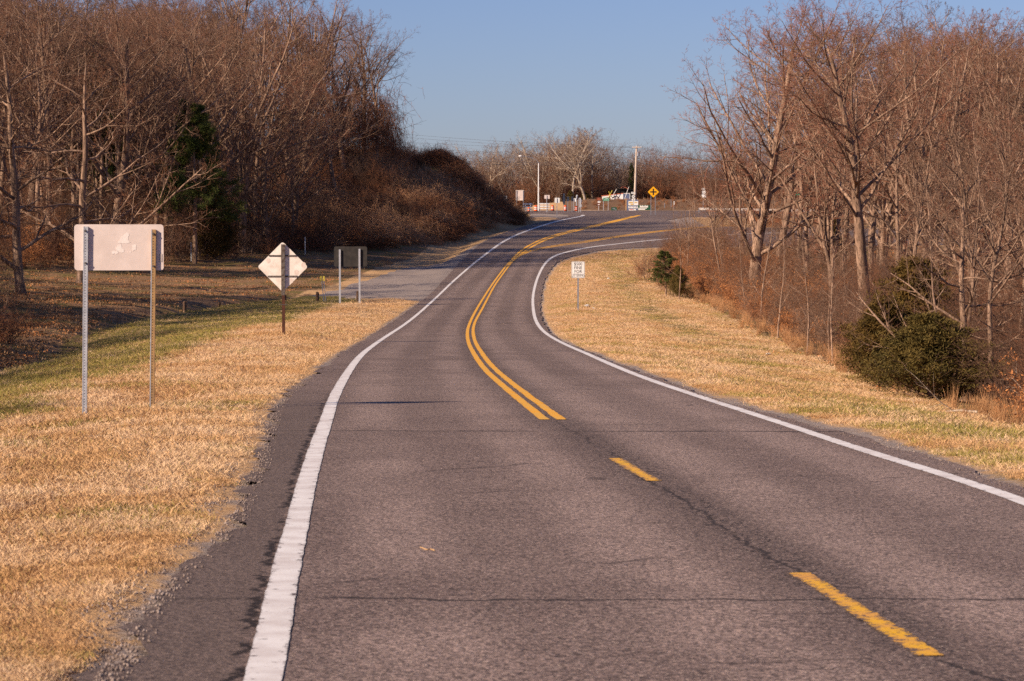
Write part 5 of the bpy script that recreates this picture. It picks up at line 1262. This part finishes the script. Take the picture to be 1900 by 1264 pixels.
# guardrail
o = base('guardrail', 1440, 425, 'long galvanised guardrail behind the right woods', 'guardrail', None, 396)
xa, z1 = loc(o, 1297, 386.5); xb, _ = loc(o, 1640, 394); zr0 = z1-.15
V = []; prof = [(-.0, .19), (-.08, .13), (-.08, .05), (-.02, 0), (-.08, -.05), (-.08, -.13), (0, -.19)]
xsn = np.linspace(xa, xb, 40)
for xx in xsn:
    zz = float(at(1297+(1640-1297)*(xx-xa)/(xb-xa), 388+5.5*(xx-xa)/(xb-xa), o.location.y).z)-o.location.z
    V += [(xx, p_[0], zz+p_[1]) for p_ in prof]
Fc = [(i*7+j, (i+1)*7+j, (i+1)*7+j+1, i*7+j+1) for i in range(39) for j in range(6)]
MB().add(V, Fc).build('rail', M['alu_white'], o)
for i in range(0, 40, 4): 
    zz = V[i*7][2]; MB().box(xsn[i]-.07, xsn[i]+.07, .01, .16, zz-1.0, zz, .01).build('post', M['galv_dark'], o)
bpy.data.objects.remove([q for q in COL.objects if q.name.startswith('rail_fence')][0])

# trailer and shed behind the bank
YT = 492
o = base('white_trailer', 1143, YT, 'long low white trailer with a blue-grey end parked behind the bank', 'trailer', None, 372)
x0, zl = loc(o, 1118, 364.2); x1, zr_ = loc(o, 1156.3, 359.3); _, zb = loc(o, 1118, 372)
MB().plate([(x0, zb), (x1, zb), (x1, zr_), (x0, zl)], 0, 3.0).build('body', M['trailer_white'], o)
MB().plate([(x0-.1, zl), (x1+.02, zr_), (x1+.02, zr_+.1), (x0-.1, zl+.1)], -.06, 3.05).build('roof_edge', M['orange_red'], o)
xe, _ = loc(o, 1168.3, 360); MB().box(x1+.003, xe, .05, 2.9, zb, zr_-.03).build('end_panel', M['blue'], o)
MB().box(x1+.003, xe+.05, .0, 3.0, zr_-.025, zr_+.07).build('end_cap', M['trailer_white'], o); MB().box(xe+.002, xe+.09, .0, .12, zb, zr_-.03).build('corner_post', M['trailer_white'], o)
def arch(u0, u1, vt, vb, t):
    a, z1 = loc(o, u0, vt); b2, z0 = loc(o, u1, vb); n = 9; out = []
    for i in range(n+1): th = math.pi*(1-i/n); out.append(((a+b2)/2+(b2-a)/2*math.cos(th), z0+(z1-z0)*math.sin(th)))
    inn = [((p_[0]-(a+b2)/2)*.72+(a+b2)/2, max(z0, p_[1]-t)) for p_ in out][::-1]
    b = MB()
    for i in range(n): b.plate([out[i], out[i+1], inn[n-1-i], inn[n-i]], -.03, -.004)
    b.build('black_arch', M['sign_black'], o)
arch(1129, 1137, 363.4, 368.4, .13); arch(1137, 1148, 363.6, 367.6, .13)
_, zb2 = loc(o, 1118, 371)
o = base('dark_shed', 1162, 501, 'dark open shed standing behind the white trailer', 'shed', None, 374)
x0, z1 = loc(o, 1148.5, 351); x1, z0 = loc(o, 1175.5, 374); MB().box(x0, x1, .0, 5, z0, z1).build('wall', M['tarp_black'], o)
MB().plate([(x0-.15, z1+.002), (x1+.3, z1+.002-.25), (x1+.3, z1+.1-.25), (x0-.15, z1+.1)], -.3, 5.2).build('roof', M['tarp_black'], o)
P_ = [loc(o, a, b) for a, b in ((1152, 349), (1155.5, 346.6), (1160, 348), (1165.2, 350.4))]; b = MB()
for a, c in zip(P_[:-1], P_[1:]): b.plate([(a[0], a[1]-.07), (c[0], c[1]-.07), (c[0], c[1]+.05), (a[0], a[1]+.05)], -.5, .4)
tag(b.build('red_canopy', M['orange_red'], None, o.location), 'small faded red canopy perched on top of the dark shed', 'canopy')
for (a, b_, mt, lb) in (((1136.5, 364), (1144, 351), 'trailer_white', 'white pole leaning right behind the trailer roof'), ((1130.5, 364), (1136, 353.3), 'marker_yellow', 'yellow pole leaning right above the trailer'), ((1131.5, 361), (1129.5, 355), 'marker_yellow', 'short yellow pole leaning left above the trailer'), ((1160.5, 365.5), (1166.8, 346.5), 'trailer_white', 'pale pole leaning in front of the dark shed')):
    p0 = at(*a, YT-.6); p1 = at(*b_, YT-.6); p0 = p0-(p1-p0)*.7
    tag(MB().rod(p0, p1, .055, .04, 6).build('leaning_pole', M[mt], None), lb, 'pole')
p = foot(808, 338, 0)
